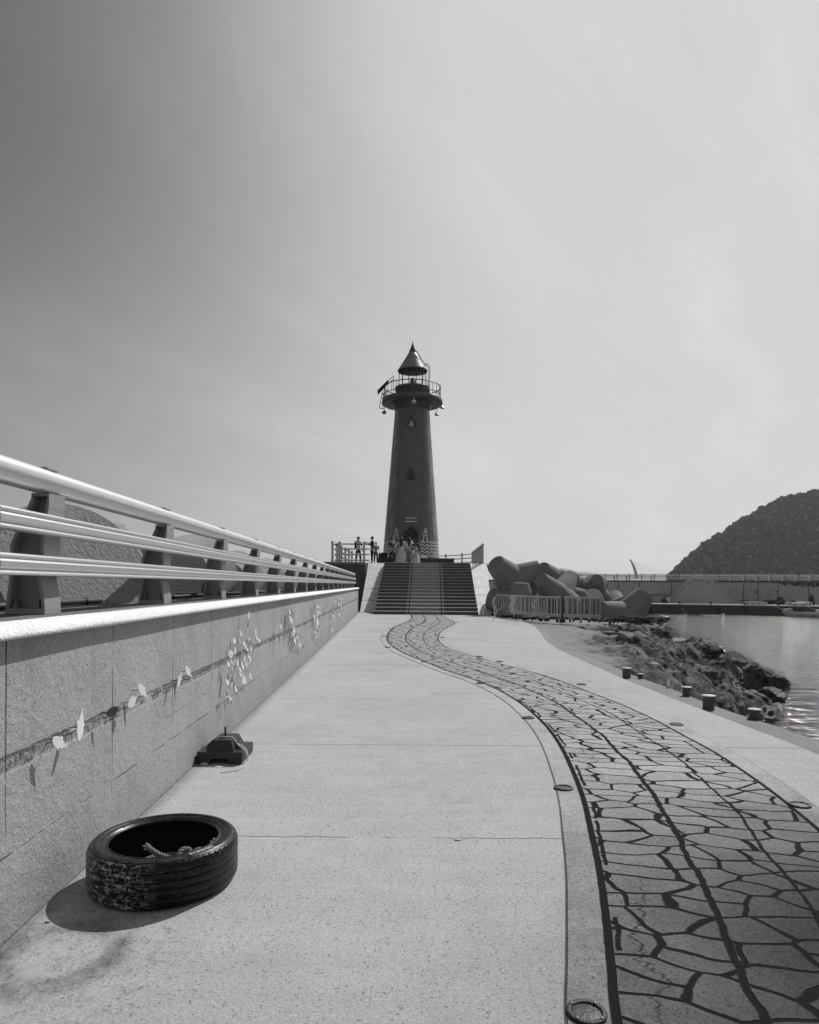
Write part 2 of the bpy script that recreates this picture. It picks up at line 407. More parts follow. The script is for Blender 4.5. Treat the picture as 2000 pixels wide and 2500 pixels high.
def path_mat():
    m, t, b, p, uv = newmat('flagstones')
    u, v, _ = sep(t, uv)                    # u metres across (0..1.2 between kerb lines), v metres along
    px_, py_, pz_ = sep(t, p)
    cs = comb(t, u, v, 0)
    wn = nz(t, cs, 1.6, 2); wn2 = nz(t, comb(t, u, v, 9.0), 1.6, 2)
    wf = nz(t, comb(t, u, v, 5.0), 9, 3)-.5; wf2 = nz(t, comb(t, u, v, 2.0), 9, 3)-.5
    # stones: rows across the flow, columns following it
    uu = u/.262+(wn-.5)*1.5+wf*.10+v*.8; vv = v/.165+(wn2-.5)*1.7+wf2*.14+u*1.0
    de = vor(t, comb(t, uu, vv, 0), 1.0, 'DISTANCE_TO_EDGE', .82, 'Distance', '2D')
    ci = t.nodes.new('ShaderNodeTexVoronoi'); ci.voronoi_dimensions = '2D'; ci.inputs['Randomness'].default_value = .82; ci.inputs['Scale'].default_value = 1
    t.links.new(comb(t, uu, vv, 0).k, ci.inputs['Vector'])
    sc_ = t.nodes.new('ShaderNodeSeparateColor'); t.links.new(ci.outputs['Color'], sc_.inputs[0]); cid = X(t, sc_.outputs[0])
    lw = nz(t, cs, 3.0, 3)*.055+.024+v.step(3, 14)*.022
    g1 = (de-lw)._m('MULTIPLY', -45.0, clamp=False).step(-.6, .6)
    wob = nz(t, comb(t, 0.0, v, 0), .9, 4, .6)-.5
    s1 = (u-.44-wob*.12-wf*.03).abs().step(.019, .010)
    wob2 = nz(t, comb(t, 5.0, v, 0), .9, 4, .6)-.5
    s2 = (u-.84-wob2*.14-wf*.03).abs().step(.011, .005)
    inb = u.step(-.003, .003)*u.step(1.203, 1.197)
    e1 = (u-.004-wf*.006).abs().step(.019, .013).max((u-1.196-wf*.006).abs().step(.015, .010))
    ckv = (u-.17-(nz(t, comb(t, 1.0, v, 0), 2.3, 7, .75)-.5)*.5).abs().step(.006, .002)*nz(t, comb(t, 2, v, 0), .5, 2).step(.45, .55)
    gr = (g1.max(s1).max(s2)*inb).max(e1).max(ckv*inb*.8)
    ji = (u+.155).abs().step(.006, .002).max((u-1.36).abs().step(.006, .002)*.5)
    fin = nz(t, p, 110, 3, .7); f2 = nz(t, p, 30, 3, .6); big = nz(t, p, 2, 4)
    sp = vor(t, p, 75).step(.30, .2)*nz(t, p, 33, 2).step(.5, .6)
    stone = ((cid-.5)*.20+(fin.step(.3, .7)-.5)*.5+(f2-.5)*.6+(big-.5)*.5+1.0)*(1-sp*.6)*(1-vor(t, p, 42).step(.27, .17)*nz(t, p, 14, 3).step(.44, .52)*.45)*(1-vor(t, p, 24).step(.14, .07)*nz(t, p, 9, 2).step(.45, .55)*.5)
    stone = stone*mix(.365, .345, inb)
    shade_d = ((px_-2.4)*(px_-2.4)*.30+(py_-1.5)*(py_-1.5)*.22).pow(.5)+(nz(t, p, 1.3, 4)-.5)*.5
    near_shade = shade_d.step(1.95, .55)  # graded shading painted into the near stones and border
    stone = stone*(1-near_shade*(.62+inb*.24))
    s3 = (u-.045-wob2*.05-wf*.03).abs().step(.012, .006)*nz(t, comb(t, 3.0, v, 0), 2.5, 2).step(.47, .49)*inb
    gr = gr.max(s3)
    c = mix(stone, (fin*.02+.002), gr)
    c = c*(1-ji*.7)
    finish(t, b, c.max(.002), .92, fin*.6+f2*.4-gr*2.0-ji, .004)
    b.inputs['Specular IOR Level'].default_value = .05
    return m
pm = MB(); vs = []; fs = []; uvs = []
va = 0; cols = [-.160, 0, .3, .6, .9, 1.2, 1.364]
for i, y in enumerate(YS):
    i0 = max(i-1, 0); i1 = min(i+1, len(YS)-1)
    sl_ = ((Lx[i1]+Rx[i1])-(Lx[i0]+Rx[i0]))/2/(YS[i1]-YS[i0])
    k = math.sqrt(1+sl_*sl_)
    if i: va += (y-YS[i-1])*k
    for u in cols:
        x = Lx[i]+(Rx[i]-Lx[i])*u/1.2 if 0 <= u <= 1.2 else (Lx[i]+u*k if u < 0 else Rx[i]+(u-1.2)*k)
        vs.append((x, y, .004)); uvs.append((u, va))
m_ = len(cols)
fs = [(i*m_+k, i*m_+k+1, (i+1)*m_+k+1, (i+1)*m_+k) for i in range(len(YS)-1) for k in range(m_-1)]
pm.add(vs, fs)
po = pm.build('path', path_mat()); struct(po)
ul = po.data.uv_layers.new(name='UVMap')
for lp_ in po.data.loops: ul.data[lp_.index].uv = uvs[lp_.vertex_index]

# ============================================================ PARAPET WALL
def wall_mat():
    m, t, b, p, uv = newmat('rendered parapet face')
    x, y, z = sep(t, p)
    f = nz(t, p, 85, 4, .7); f2 = nz(t, p, 28, 4, .65); big = nz(t, p, 1.3, 5, .6)
    pits = vor(t, p, 38).step(.16, .09)*nz(t, p, 8, 2).step(.5, .58)
    wz = (nz(t, vscale(t, p, (0, 1, 0)), 7, 6, .8)-.5)
    rag = nz(t, p, 26, 5, .75)
    cj = (z-.685-wz*.05).abs().step(.040, .018)*nz(t, vscale(t, p, (0, 1, 1)), 4, 3).step(.36, .5)
    crk = (z-.690-wz*.07).abs().step(.007, .002)*nz(t, p, 5, 3).step(.38, .5)
    l2 = (z-.325-wz*.02).abs().step(.005, .001)*nz(t, p, 3, 3).step(.40, .56)
    l3 = (z-.50-wz*.10).abs().step(.005, .002)*nz(t, p, 2, 2).step(.5, .6)
    wv_ = nz(t, vscale(t, p, (0, 0, 1)), 7, 4)-.5
    pat = nz(t, vscale(t, p, (1, 1, .7)), 2.1, 6, .7).step(.5, .64)
    jy = ((y-2.65+.515).mod(1.03)-.515-wv_*.012).abs().step(.007, .0025)*z.step(.3, .7)*nz(t, p, 4, 3).step(.3, .5)
    c = ((f-.5)*.9+(f2-.5)*.5+(big-.5)*.45-pat*.08+1.0)*.345
    c = c*(1-pits*.5)*(1-crk*.5)*(1-l2*.45)*(1-l3*.35)*(1-jy*.55)
    rg = nz(t, p, 42, 4, .7)
    c = c*(1-cj*rag.step(.50, .60)*.62)*(1+cj*rg.step(.48, .38)*.55)
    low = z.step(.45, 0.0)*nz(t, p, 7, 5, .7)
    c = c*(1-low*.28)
    stn = nz(t, vscale(t, p, (0, 7, .5)), 1.6, 4, .6).step(.55, .75)
    c = c*(1-stn*.13)
    h = f*.35+f2*.5-pits*1.2-crk*1.6-l2-jy*1.3+cj*(rag-.8)*4.5+(nz(t, p, 4, 5, .7)-.5)*1.2
    finish(t, b, c.max(.02), .92, h, .012)
    b.inputs['Specular IOR Level'].default_value = .15
    return m
WM = wall_mat()
wall_top_mat = M('weathered coping top', .21, .95, .35, 3, .6, 55, .5, 70, .02, 70, spec=.1)
bevel_mat = M('pale painted coping edge', .78, .8, .12, 6, .25, 70, .25, 60, .012, 60, spec=.2)
Ya, Yb = -7.0, 34.0
wall = thing('parapet_wall', 'long rendered concrete parapet wall with pale rounded coping, left of the walkway', 'wall', (0, 0, 0))
NS = 80
def sweep(mb, prof, ya, yb, n, jitter=0, smooth=False, closed=False):    # prof: list of (offset from face, z)
    vs = []; 
    for i in range(n+1):
        y = lerp(ya, yb, i/n)
        for k, (o, z) in enumerate(prof):
            j = jitter*mn.noise(Vector((y*1.3, k*3.1, 0))); vs.append((WX(y, o+j), y, z+j*.5))
    m = len(prof); fs = []
    for i in range(n):
        for k in range(m if closed else m-1):
            k2 = (k+1) % m; fs.append((i*m+k, i*m+k2, (i+1)*m+k2, (i+1)*m+k))
    mb.add(vs, fs, smooth)
    mb.add(vs[:m], [list(range(m))]); mb.add(vs[-m:], [list(range(m))[::-1]])
    return mb
w1 = MB(); sweep(w1, [(0, 0.0), (0, 1.18), (-.02, 1.19), (-.70, 1.19), (-.70, -5)], Ya, Yb, 2); w1.build('wall_face', WM, wall)
w2 = MB(); sweep(w2, [(.055, 1.178), (.052, 1.20), (.03, 1.226), (.012, 1.236), (-.02, 1.243), (-.05, 1.2425), (-.05, 1.192), (.0, 1.192)], Ya, Yb, 160, .006, True, True); w2.build('coping_edge', bevel_mat, wall)
w3 = MB(); sweep(w3, [(-.0501, 1.241), (-.75, 1.241), (-.75, .9), (-.0501, 1.191)], Ya, Yb, 4, 0, False, True); w3.build('coping_top', wall_top_mat, wall)

# ============================================================ GUARD RAILING
alu = M('brushed aluminium', .62, .33, .05, 4, .03, 200, bump=.0006, bs_=250, metal=.75, spec=.5)
alu_post = M('cast aluminium post', .27, .6, .14, 6, .16, 120, bump=.0015, bs_=160, metal=0, spec=.2)
bolt_m = M('dull steel bolts', .22, .4, .1, 20, .1, 100, metal=.7, bump=0)
rail = thing('guard_railing', 'silver guard railing with a round top rail and two ribbed lower rails on the parapet', 'railing', (WX(0, -.17), 0, 1.243))
X0 = WX(0, -.17)     # flange front reference
def rail_sweep(prof, ya, yb):
    mb = MB(); vs = []; m = len(prof)
    for y in (ya, yb):
        for a, z in prof: vs.append((a-.0315*y, y, z))
    fs = [(k, (k+1) % m, m+(k+1) % m, m+k) for k in range(m)]+[list(range(m))[::-1], [m+k for k in range(m)]]
    mb.add(vs, fs, False)
    return mb
def ribbed(zc):
    pr = [(-.05, -.052), (.0, -.052), (.012, -.049), (.016, -.040), (.012, -.031), (.004, -.028), (.004, -.024), (.013, -.021), (.018, -.012), (.018, .012), (.013, .021), (.004, .024), (.004, .028), (.012, .031), (.016, .040), (.012, .049), (0, .052), (-.05, .052)]
    return [(a+.045, z*.92+zc) for a, z in pr]
segs = [-7.0]; 
yj = 4.55-1.755*4
while yj < 34: 
    if yj > -7: segs.append(yj)
    yj += 1.755*3
segs.append(34.0)
topc = (-.035, .645); rr = .061
for zc, nm in ((.232, 'lower_rail'), (.427, 'middle_rail')):
    for a, b in zip(segs[:-1], segs[1:]): rail_sweep(ribbed(zc), a+.003, b-.003).build(nm, alu, rail)
for a, b in zip(segs[:-1], segs[1:]):
    mb = MB(); vs = []; n = 36; fs = []
    for y in (a+.0025, b-.0025):
        for k in range(n):
            an = 2*PI*k/n; vs.append((topc[0]+rr*1.02*math.cos(an)-.0315*y, y, topc[1]+rr*math.sin(an)))
    fs = [(k, (k+1) % n, n+(k+1) % n, n+k) for k in range(n)]; mb.add(vs, fs, True); mb.build('top_rail', alu, rail)
# one post: outline in (x, z), open channel facing the camera with flanges
outline = [(-.195, 0), (-.190, .03), (-.170, .188), (-.170, .33), (-.142, .402), (-.098, .497), (-.070, .56), (-.068, .585), (.018, .585), (.016, .52), (.008, .47), (-.004, .39), (-.008, .28), (-.026, .19), (-.016, .14), (-.004, .08), (0, .03), (0, 0)]
def post_mesh():
    mb = MB(); n = len(outline); T = .15; wth = .016
    c_ = Vector((-.09, .28))
    inn = []
    for i, (x, z) in enumerate(outline):
        a = Vector(outline[i-1]); b = Vector(outline[(i+1) % n]); d = (b-a).normalized(); nr = Vector((-d.y, d.x))
        p = Vector((x, z)); q = p+nr*wth
        if (q-c_).length > (p-c_).length: q = p-nr*wth
        inn.append((q.x, q.y if 0 < i < n-1 else max(q.y, .028)))
    inn[0] = (outline[0][0]+.018, .028); inn[-1] = (-.018, .028)
    vs = [(x, -T/2, z) for x, z in outline]+[(x, T/2, z) for x, z in outline]+[(x, -T/2, z) for x, z in inn]+[(x, T/2, z) for x, z in inn]+[(x, -.008, z) for x, z in inn]+[(x, .008, z) for x, z in inn]
    fs = []
    for i in range(n):
        j = (i+1) % n
        fs += [(i, j, n+j, n+i), (i, 2*n+i, 2*n+j, j), (n+i, n+j, 3*n+j, 3*n+i), (2*n+i, 4*n+i, 4*n+j, 2*n+j), (3*n+i, 3*n+j, 5*n+j, 5*n+i)]
    fs += [[4*n+i for i in range(n)], [5*n+i for i in range(n)][::-1]]
    return mb.add(vs, fs)
pmsh = None
for k in range(-5, 18):
    y = 3.44-.075+1.755*k
    if pmsh is None:
        po_ = post_mesh().build('post', alu_post, rail); pmsh = po_
        for bx in (-.155, -.045):
            bolt0 = MB(); bolt0.lathe([(0, .03), (.018, .03), (.018, .045), (.010, .046), (.010, .072), (0, .072)], 6, None, False)
            bolt0.build('anchor_bolt', bolt_m, po_, loc=(bx, -.045, 0))
        cp = MB(); cp.box((-.03, 0, .709), (.05, .11, .012), bev=.004); cpo = cp.build('rail_clip', alu_post, po_)
    else:
        po_ = copy_tree(pmsh, rail)
    po_.location = (-.0315*y, y, 0)
# pipe lying along the back of the coping
pipe = MB(); pts = []
for i in range(60):
    y = -5+i*.62; pts.append((WX(y, -.64)+.012*math.sin(y*.9), y, 1.262+.004*math.sin(y*1.7)))
pipe.tube(pts, .021, 10)
po_ = tag(pipe.build('cable_conduit', M('dark conduit', .05, .5, .2, 5, .1, 60)), 'dark cable conduit running along the back of the parapet top behind the posts', 'pipe')
for i in range(14):
    bands = MB(); y = 1+i*1.9; bands.lathe([(.021, -.012), (.028, -.012), (.028, .012), (.021, .012)], 12, Matrix.Translation((WX(y, -.64)+.012*math.sin(y*.9), y, 1.262)) @ Matrix.Rotation(PI/2, 4, 'X'))
    bands.build('pipe_clip', M('black band', .02, .6), po_)
q = P(450, 1459, 1.242)
b = MB(); b.box((0, 0, .03), (.22, .34, .055), bev=.008)
tag(b.build('concrete_block', M('mossy dark block', .09, .95, .4, 12, .3, 80, bump=.01), loc=(q.x, q.y+.1, 1.242), rot=(0, 0, .3)), 'small flat dark block lying on the parapet top between two posts', 'block')
lamp = thing('spotlight', 'black tubular spotlight leaning behind the parapet coping near the flat block', 'spotlight', (q.x+.02, q.y+.62, 1.243))
blk = M('black painted metal', .02, .45, .1, 5, .05, 80, spec=.4)
Mx = rotate_to((.28, .35, 1))
b = MB(); b.lathe([(0, 0), (.03, 0), (.05, .06), (.062, .20), (.062, .22), (.05, .22), (.04, .17), (0, .17)], 16, Mx); b.build('lamp_body', blk, lamp)
b = MB(); b.box((0, 0, .01), (.09, .12, .02)); b.build('mounting_plate', blk, lamp)
# ============================================================ FISH PLAQUES ON THE WALL
fish_m = M('pale enamelled plaque', .72, .4, .06, 12, .04, 120, bump=.001, spec=.4)
fish_dark = M('dark weathered plaque', .12, .8, .4, 25, .3, 120, bump=.003)
wire_m = M('rusty fixing wire', .03, .8)
def W(px, py, off):          # photograph pixel -> point on the wall plane at offset off
    u, v = ray(px, py); Y = (-1.48+off)/(u+.0315); return Vector((u*Y, Y, EYE+v*Y))
def fish_outline(L, hh):
    top = []; bot = []
    for i in range(11):
        f = i/10; h = hh*1.25*math.sin(PI*min(1, f*.93+.05))**.8*(1-.45*f); top.append((L*(f-.45), h*.9)); bot.append((L*(f-.45), -h))
    tail = [(L*.66, hh*.7), (L*.60, 0), (L*.66, -hh*.7)]
    fin = [(L*.12, -hh*1.25)]
    o = top+tail+bot[::-1]
    return o
def place_fish(p, L, hh, nrm, tilt, m, label, group, name='fish_plaque', thick=.004):
    b = MB(); b.prism(fish_outline(L, hh), -thick/2, thick/2)
    b.prism([(-L*.05, hh*.8), (L*.14, hh*1.25), (L*.22, hh*.6)], -thick/2+.0003, thick/2-.0003); b.prism([(L*.0, -hh*.9), (L*.14, -hh*1.3), (L*.2, -hh*.6)], -thick/2+.0003, thick/2-.0003)
    Z = Vector(nrm).normalized(); Xd = Vector((0, 0, 1)).cross(Z).normalized(); Yd = Z.cross(Xd)
    Mx = Matrix((Xd, Yd, Z)).transposed().to_4x4() @ Matrix.Rotation(tilt, 4, 'Z')
    o = b.build(name, m); o.matrix_world = Matrix.Translation(p) @ Mx
    tag(o, label, 'wall ornament', group)
    st = MB(); wl = Vector((WX(p.y+.03), p.y+.03, p.z-.01)); inv = o.matrix_world.inverted()
    st.tube([inv @ wl, inv @ p], .0022, 5); st.build('fixing_pin', wire_m, o)
    return o
big = [(143, 1812, .085, .026, -.6, fish_m, 'pale fish shaped plaque, lowest and nearest of those on the cracked wall line', (.96, -.22, .12)),
       (196, 1775, .14, .019, 1.15, fish_m, 'long slender pale fish plaque standing upright beside the lowest fish', (.92, -.3, .3)),
       (275, 1737, .06, .034, -1.0, fish_dark, 'dark rounded plaque on the wall between the pale fish', (.9, -.5, -.3)),
       (322, 1714, .085, .026, .5, fish_m, 'pale fish plaque with its tail raised, just right of the dark plaque', (.96, -.25, .1)),
       (347, 1684, .105, .026, -.9, fish_m, 'pale fish plaque with its tail pointing down, above the cracked line', (.96, -.22, .1)),
       (438, 1660, .12, .018, 1.1, fish_m, 'narrow pale plaque turned edge on at the cracked line', (.93, -.3, .1)),
       (459, 1638, .10, .024, -.9, fish_m, 'small curved pale fish plaque alone before the great leaf cluster', (.96, -.25, .1))]
for px, py, L, hh, tl, m_, lb, nr in big: place_fish(W(px, py, .065), L, hh, nr, tl, m_, lb, 'fish plaques on the parapet')
random.seed(11)
leafs = []
def oval(L, wd):
    pts = []
    for i in range(14):
        a = 2*PI*i/14; x = L/2*math.cos(a); y = wd/2*math.sin(a)*(1-.25*math.cos(a)); pts.append((x, y))
    return pts
leaf_mesh = []
for k in range(4):
    b = MB(); b.prism(oval(.062+.006*k, .038+.004*k), -.0015, .0015); o = b.build('leaf_plaque', fish_m); leaf_mesh.append(o.data); bpy.data.objects.remove(o)
def place_leaf(px, py, s, group, label, edge=False):
    off = random.uniform(.045, .075); p = W(px, py, off)
    o = bpy.data.objects.new('leaf_plaque', random.choice(leaf_mesh)); col.objects.link(o)
    yaw = random.gauss(-.15, .38) if not edge else random.gauss(.25, .12)
    Z = Vector((math.cos(yaw), math.sin(yaw), random.uniform(-.1, .45))).normalized()
    Xd = Vector((0, 0, 1)).cross(Z).normalized(); Yd = Z.cross(Xd)
    Mx = Matrix((Xd, Yd, Z)).transposed().to_4x4() @ Matrix.Rotation(PI/2+random.gauss(0, .35), 4, 'Z') @ Matrix.Scale(s, 4)
    o.matrix_world = Matrix.Translation(p) @ Mx
    tag(o, label, 'wall ornament', group)
c1 = [(562,175),(537,315),(712,140,1),(497,495),(395,535),(578,510),(660,530),(718,500,1),(715,630),(765,690),(290,700),(385,715),(460,760),(575,690),(618,760),(520,835),(650,790,1),(285,905),(185,990),(430,1000),(525,985),(583,970),(330,1150),(430,1200),(180,1220),(222,1250,1),(575,1120,1),(510,1170),(262,1370),(353,1310,1),(440,1390),(530,1320),(595,1370,1),(465,1500),(125,1530),(215,1590),(295,1660,1),(378,1660),(120,1780),(183,1860),(205,1110),(300,1270),(390,1290),(470,1060),(340,830),(600,860)]
c1 += [(e[0]+random.uniform(-45, 45), e[1]+random.uniform(-60, 60)) for e in c1[4:40:2]]
for e in c1: place_leaf(540+e[0]*.1206, 1480+e[1]*.1206, random.uniform(.8, 1.15), 'leaf plaques of the nearest cluster', 'pale leaf shaped plaque in the large nearest cluster on the parapet face', len(e) > 2)
def cluster(path_, wd, n, group, label):          # crop coordinates, scale .2319, origin (500,1430)
    for i in range(n):
        f = (i+random.random())/n*(len(path_)-1); a = int(f); f -= a
        x = lerp(path_[a][0], path_[a+1][0], f)+random.uniform(-1, 1)*wd; y = lerp(path_[a][1], path_[a+1][1], f)+random.uniform(-1, 1)*12
        place_leaf(500+x*.2319, 1430+y*.2319, random.uniform(1.0, 1.4), group, label, random.random() < .3)
cluster([(895, 250), (920, 400), (960, 500), (1000, 640)], 38, 62, 'leaf plaques of the second cluster', 'pale leaf shaped plaque in the slanting second cluster along the parapet')
cluster([(1180, 185), (1185, 350), (1205, 560)], 34, 58, 'leaf plaques of the third cluster', 'pale leaf shaped plaque in the upright third cluster along the parapet')
cluster([(1365, 180), (1350, 320), (1335, 480)], 14, 32, 'leaf plaques of the fourth cluster', 'pale leaf shaped plaque in the narrow fourth cluster towards the stairs')
cluster([(1415, 130), (1418, 230), (1428, 340)], 22, 34, 'leaf plaques of the farthest cluster', 'pale leaf shaped plaque in the farthest dense cluster near the stairs')
for (x, y) in ((740, 520), (798, 430), (830, 500), (848, 460), (780, 500)): place_leaf(500+x*.2319, 1430+y*.2319, 1.2, 'loose plaques before the second cluster', 'loose pale plaque between the first and second clusters', True)
for (x, y) in ((1078, 340), (1112, 310), (1125, 360), (1095, 390)): place_leaf(500+x*.2319, 1430+y*.2319, 1.2, 'loose plaques before the third cluster', 'loose pale plaque between the second and third clusters', True)
for (x, y) in ((1290, 215), (1305, 270), (1480, 150), (1500, 165), (1535, 130), (1475, 200)): place_leaf(500+x*.2319, 1430+y*.2319, 1.2, 'loose plaques far along the wall', 'loose pale plaque far along the parapet beyond the third cluster', True)

# ============================================================ TYRE
def tyre_mat(side):
    m, t, b, p, uv = newmat('tyre rubber '+side)
    x, y, z = sep(t, p)
    at = x._m('ARCTAN2', y); rad = (x*x+y*y).pow(.5)
    outer = rad.step(.318, .326)
    sip = ((at*64).sin()).step(.35, .6)*outer*((z-.1075).abs().step(.055, .06))
    sip2 = ((at*70+z*60).sin()).step(.80, .9)*outer*((z-.1075).abs().step(.055, .05))
    dn = nz(t, comb(t, at*2.2, z*30, 0), 2.2, 6, .75); df = nz(t, p, 60, 4, .75)
    spot = ((x+.16)*(x+.16)+(y+.29)*(y+.29)).pow(.5)
    dust = (dn+(df-.5)*.8).step(.47, .66)*spot.step(.27, .08)*outer
    dust2 = (df+dn*.5).step(.78, .92)*.5
    # rope-wipe ribs on the side wall
    rib = ((at*190).sin()).step(.0, .3)*rad.step(.262, .266)*rad.step(.296, .292)*((at-(-2.95)).abs().step(.34, .30))
    c = (nz(t, p, 30, 3)*.004+.001)*(1-sip*.6)+dust*.42+dust2*.035
    for g0 in (.052, .090, .126, .163):
        c = c+(z-(g0+.0095)).abs().step(.0028, .001)*outer*(nz(t, comb(t, at*3, g0*40, 0), 1.5, 4, .7).step(.42, .62)*.10)  # dusty scuff lines that also paint highlights along the groove edges
    c = c+(rad-.256).abs().step(.004, .001)*nz(t, comb(t, at, 0, 0), 2.0, 4).step(.35, .6)*.05+(rad-.3125).abs().step(.0035, .001)*z.step(.18, .2)*nz(t, comb(t, at, 4, 0), 3.0, 4, .7).step(.40, .6)*.10  # highlights painted on the bead and the outer side wall ridge
    h = df*.22-(sip+sip2)*1.0+rib*.5+dust*.1+dn*.2
    finish(t, b, c, mix(.30, .8, dust.max(dust2))+(df-.5)*.45, h, .0035)
    b.inputs['Specular IOR Level'].default_value = .28
    return m
rubber = tyre_mat('tread')
tc_ = P(400, 2110)
TX, TY = -1.142, 3.21
tyre = thing('car_tyre', 'worn glossy black car tyre lying flat on the concrete beside the parapet', 'tyre', (TX, TY, 0.0))
prof = [(.250, .020), (.262, .006), (.290, .0), (.310, .003), (.324, .014), (.3325, .034)]
for g0 in (.052, .090, .126, .163):
    prof += [(.3348, g0-.003), (.3348, g0), (.3275, g0+.0015), (.3275, g0+.0065), (.3348, g0+.008)]
prof += [(.3335, .182), (.327, .198), (.320, .206), (.3175, .2045), (.315, .2095), (.311, .2130), (.300, .2150), (.290, .2142), (.2875, .2110), (.272, .2085), (.264, .2060), (.2610, .2005), (.254, .2000), (.2490, .2060), (.244, .2050), (.2405, .1985), (.2420, .193), (.246, .190)]
b = MB(); b.lathe(prof, 160); b.build('tread', rubber, tyre)
inn = [(.246, .190), (.275, .180), (.305, .165), (.316, .140), (.318, .107), (.316, .07), (.305, .045), (.275, .028), (.250, .020)]
b = MB(); b.lathe(inn, 96); b.build('inner_liner', M('matt inner rubber', .008, .8, .3, 12, .1, 90), tyre)
white = M('moulded white letters', .75, .5); blackl = M('moulded black letters', .03, .3, spec=.6)
def ring_text(s, size, a0, r0, mat, name, squash=1.0):
    vs, fs = text_mesh(s, size); mx = max(v.x for v in vs)/2; b = MB(); out = []
    for v in vs:
        rr_ = r0+v.y*squash; a = a0-(v.x-mx)/r0; zz = lerp(.2112, .2155, min(1, max(0, (rr_-.268)/.03)))
        out.append((rr_*math.cos(a), rr_*math.sin(a), .2166 if rr_ > .284 else zz+.0015))
    return b.add(out, fs).build(name, mat, tyre)
ring_text('235/55R19', .027, R(-38), .286, white, 'size_lettering')
ring_text('VENTUS', .034, R(-112), .269, blackl, 'brand_lettering', .8)
ring_text('S1 evo', .026, R(-146), .270, blackl, 'model_lettering', .8)
ring_text('RADIAL', .012, R(100), .288, blackl, 'radial_lettering')
# rope coiled inside the tyre
def rope_pts(pts, n=10): return smooth_line([Vector(p) for p in pts], n)
def twisted(mb, pts, r, pitch=.055, strands=3, n=6, taper=False):
    L = 0; acc = [0]
    for a, b_ in zip(pts[:-1], pts[1:]): L += (b_-a).length; acc.append(L)
    for s in range(strands):
        out = []
        for i, p in enumerate(pts):
            d = (pts[min(i+1, len(pts)-1)]-pts[max(i-1, 0)]).normalized(); a = d.cross(Vector((.13, .2, 1))).normalized(); c_ = d.cross(a)
            an = 2*PI*(acc[i]/pitch+s/strands); out.append(p+(a*math.cos(an)+c_*math.sin(an))*r*.55)
        mb.tube(out, r*.56, n)
rope_m = M('grey twisted rope', .16, .8, .3, 20, .3, 200, bump=.003, bs_=300)
rp = thing('rope_coil', 'thick twisted rope with knotted ends coiled inside the tyre', 'rope', (TX, TY, .03))
b = MB(); twisted(b, rope_pts([(-.09, .03, .115), (-.03, .0, .095), (.04, -.03, .085), (.10, -.06, .075), (.16, -.03, .04), (.20, .06, .03), (.12, .14, .03), (0, .16, .03), (-.1, .12, .03), (-.15, 0, .03), (-.1, -.12, .03), (.0, -.17, .05)], 14), .012, .05); b.build('strand', rope_m, rp)
b = MB(); twisted(b, rope_pts([(.0, -.17, .05), (.08, -.12, .09), (.10, -.06, .135), (.13, -.03, .12), (.11, -.10, .09), (.05, -.14, .06), (.12, -.1, .1), (.17, -.04, .13), (.2, -.02, .11), (.22, .02, .14)], 14), .012, .05); b.build('knot', rope_m, rp)
for e in ((-.095, .032, .117), (.225, .025, .145)):
    b = MB(); random.seed(3)
    for i in range(16): 
        d = Vector((random.gauss(0, 1), random.gauss(0, 1), random.gauss(.4, 1))).normalized()*.018; b.tube([Vector(e), Vector(e)+d], .0025, 4)
    b.build('frayed_end', M('frayed white fibres', .5, .8), rp)

# ============================================================ RUBBER BASE BLOCK WITH CORD
rub = M('black moulded rubber', .022, .45, .15, 8, .08, 120, bump=.001, spec=.45)
bx0, by0 = P(482, 1865).x, 5.27
base = thing('rubber_base', 'black stepped rubber post base with a steel pin, at the foot of the parapet', 'post base', (bx0+.176, by0+.18, 0))
hw, hd = .176, .18
def arch(n=8): return [(.09, 0)]+[(.075-.02*math.sin(PI/2*i/n), .05*math.sin(PI/2*i/n)) for i in range(n+1)]
pr = [(-hw+.012, 0), (-.085, 0), (-.078, .02), (-.06, .044), (.06, .044), (.078, .02), (.085, 0), (hw-.012, 0), (hw, .03), (hw, .088), (hw-.004, .095), (-hw+.004, .095), (-hw, .088), (-hw, .03)]
b = MB(); b.prism(pr, -hd, hd, Matrix.Rotation(PI/2, 4, 'X')); b.build('slab', rub, base)
b = MB()
def frustum(mb, x0_, x1_, y0_, y1_, z0_, z1_, ix, iy):
    mb.add([(x0_, y0_, z0_), (x1_, y0_, z0_), (x1_, y1_, z0_), (x0_, y1_, z0_), (x0_+ix, y0_+iy, z1_), (x1_-ix, y0_+iy, z1_), (x1_-ix, y1_-iy, z1_), (x0_+ix, y1_-iy, z1_)],
           [(0, 1, 5, 4), (1, 2, 6, 5), (2, 3, 7, 6), (3, 0, 4, 7), (4, 5, 6, 7)])
frustum(b, -.105, .105, -hd+.012, hd-.012, .094, .176, .033, .045)
b.build('raised_block', rub, base)
b = MB(); frustum(b, -.140, .140, -.06, .06, .0945, .150, .030, .015); b.build('cross_block', rub, base)
b = MB(); b.lathe([(0, .17), (.008, .17), (.008, .258), (.006, .26), (0, .26)], 12, Matrix.Translation((.0, -.02, 0))); b.build('pin', blk, base)
b = MB(); b.lathe([(0, .1765), (.022, .1765), (.022, .179), (0, .179)], 16, Matrix.Translation((-.022, -.06, 0))); b.build('socket', M('hole black', .004, .9), base)
cord_m = M('white braided cord', .60, .8, .15, 60, .2, 300, bump=.002, bs_=400)
cd_ = thing('tied_cord', 'white braided cord tied over the rubber base and trailing on the ground', 'cord', (bx0+.176, by0+.18, 0))
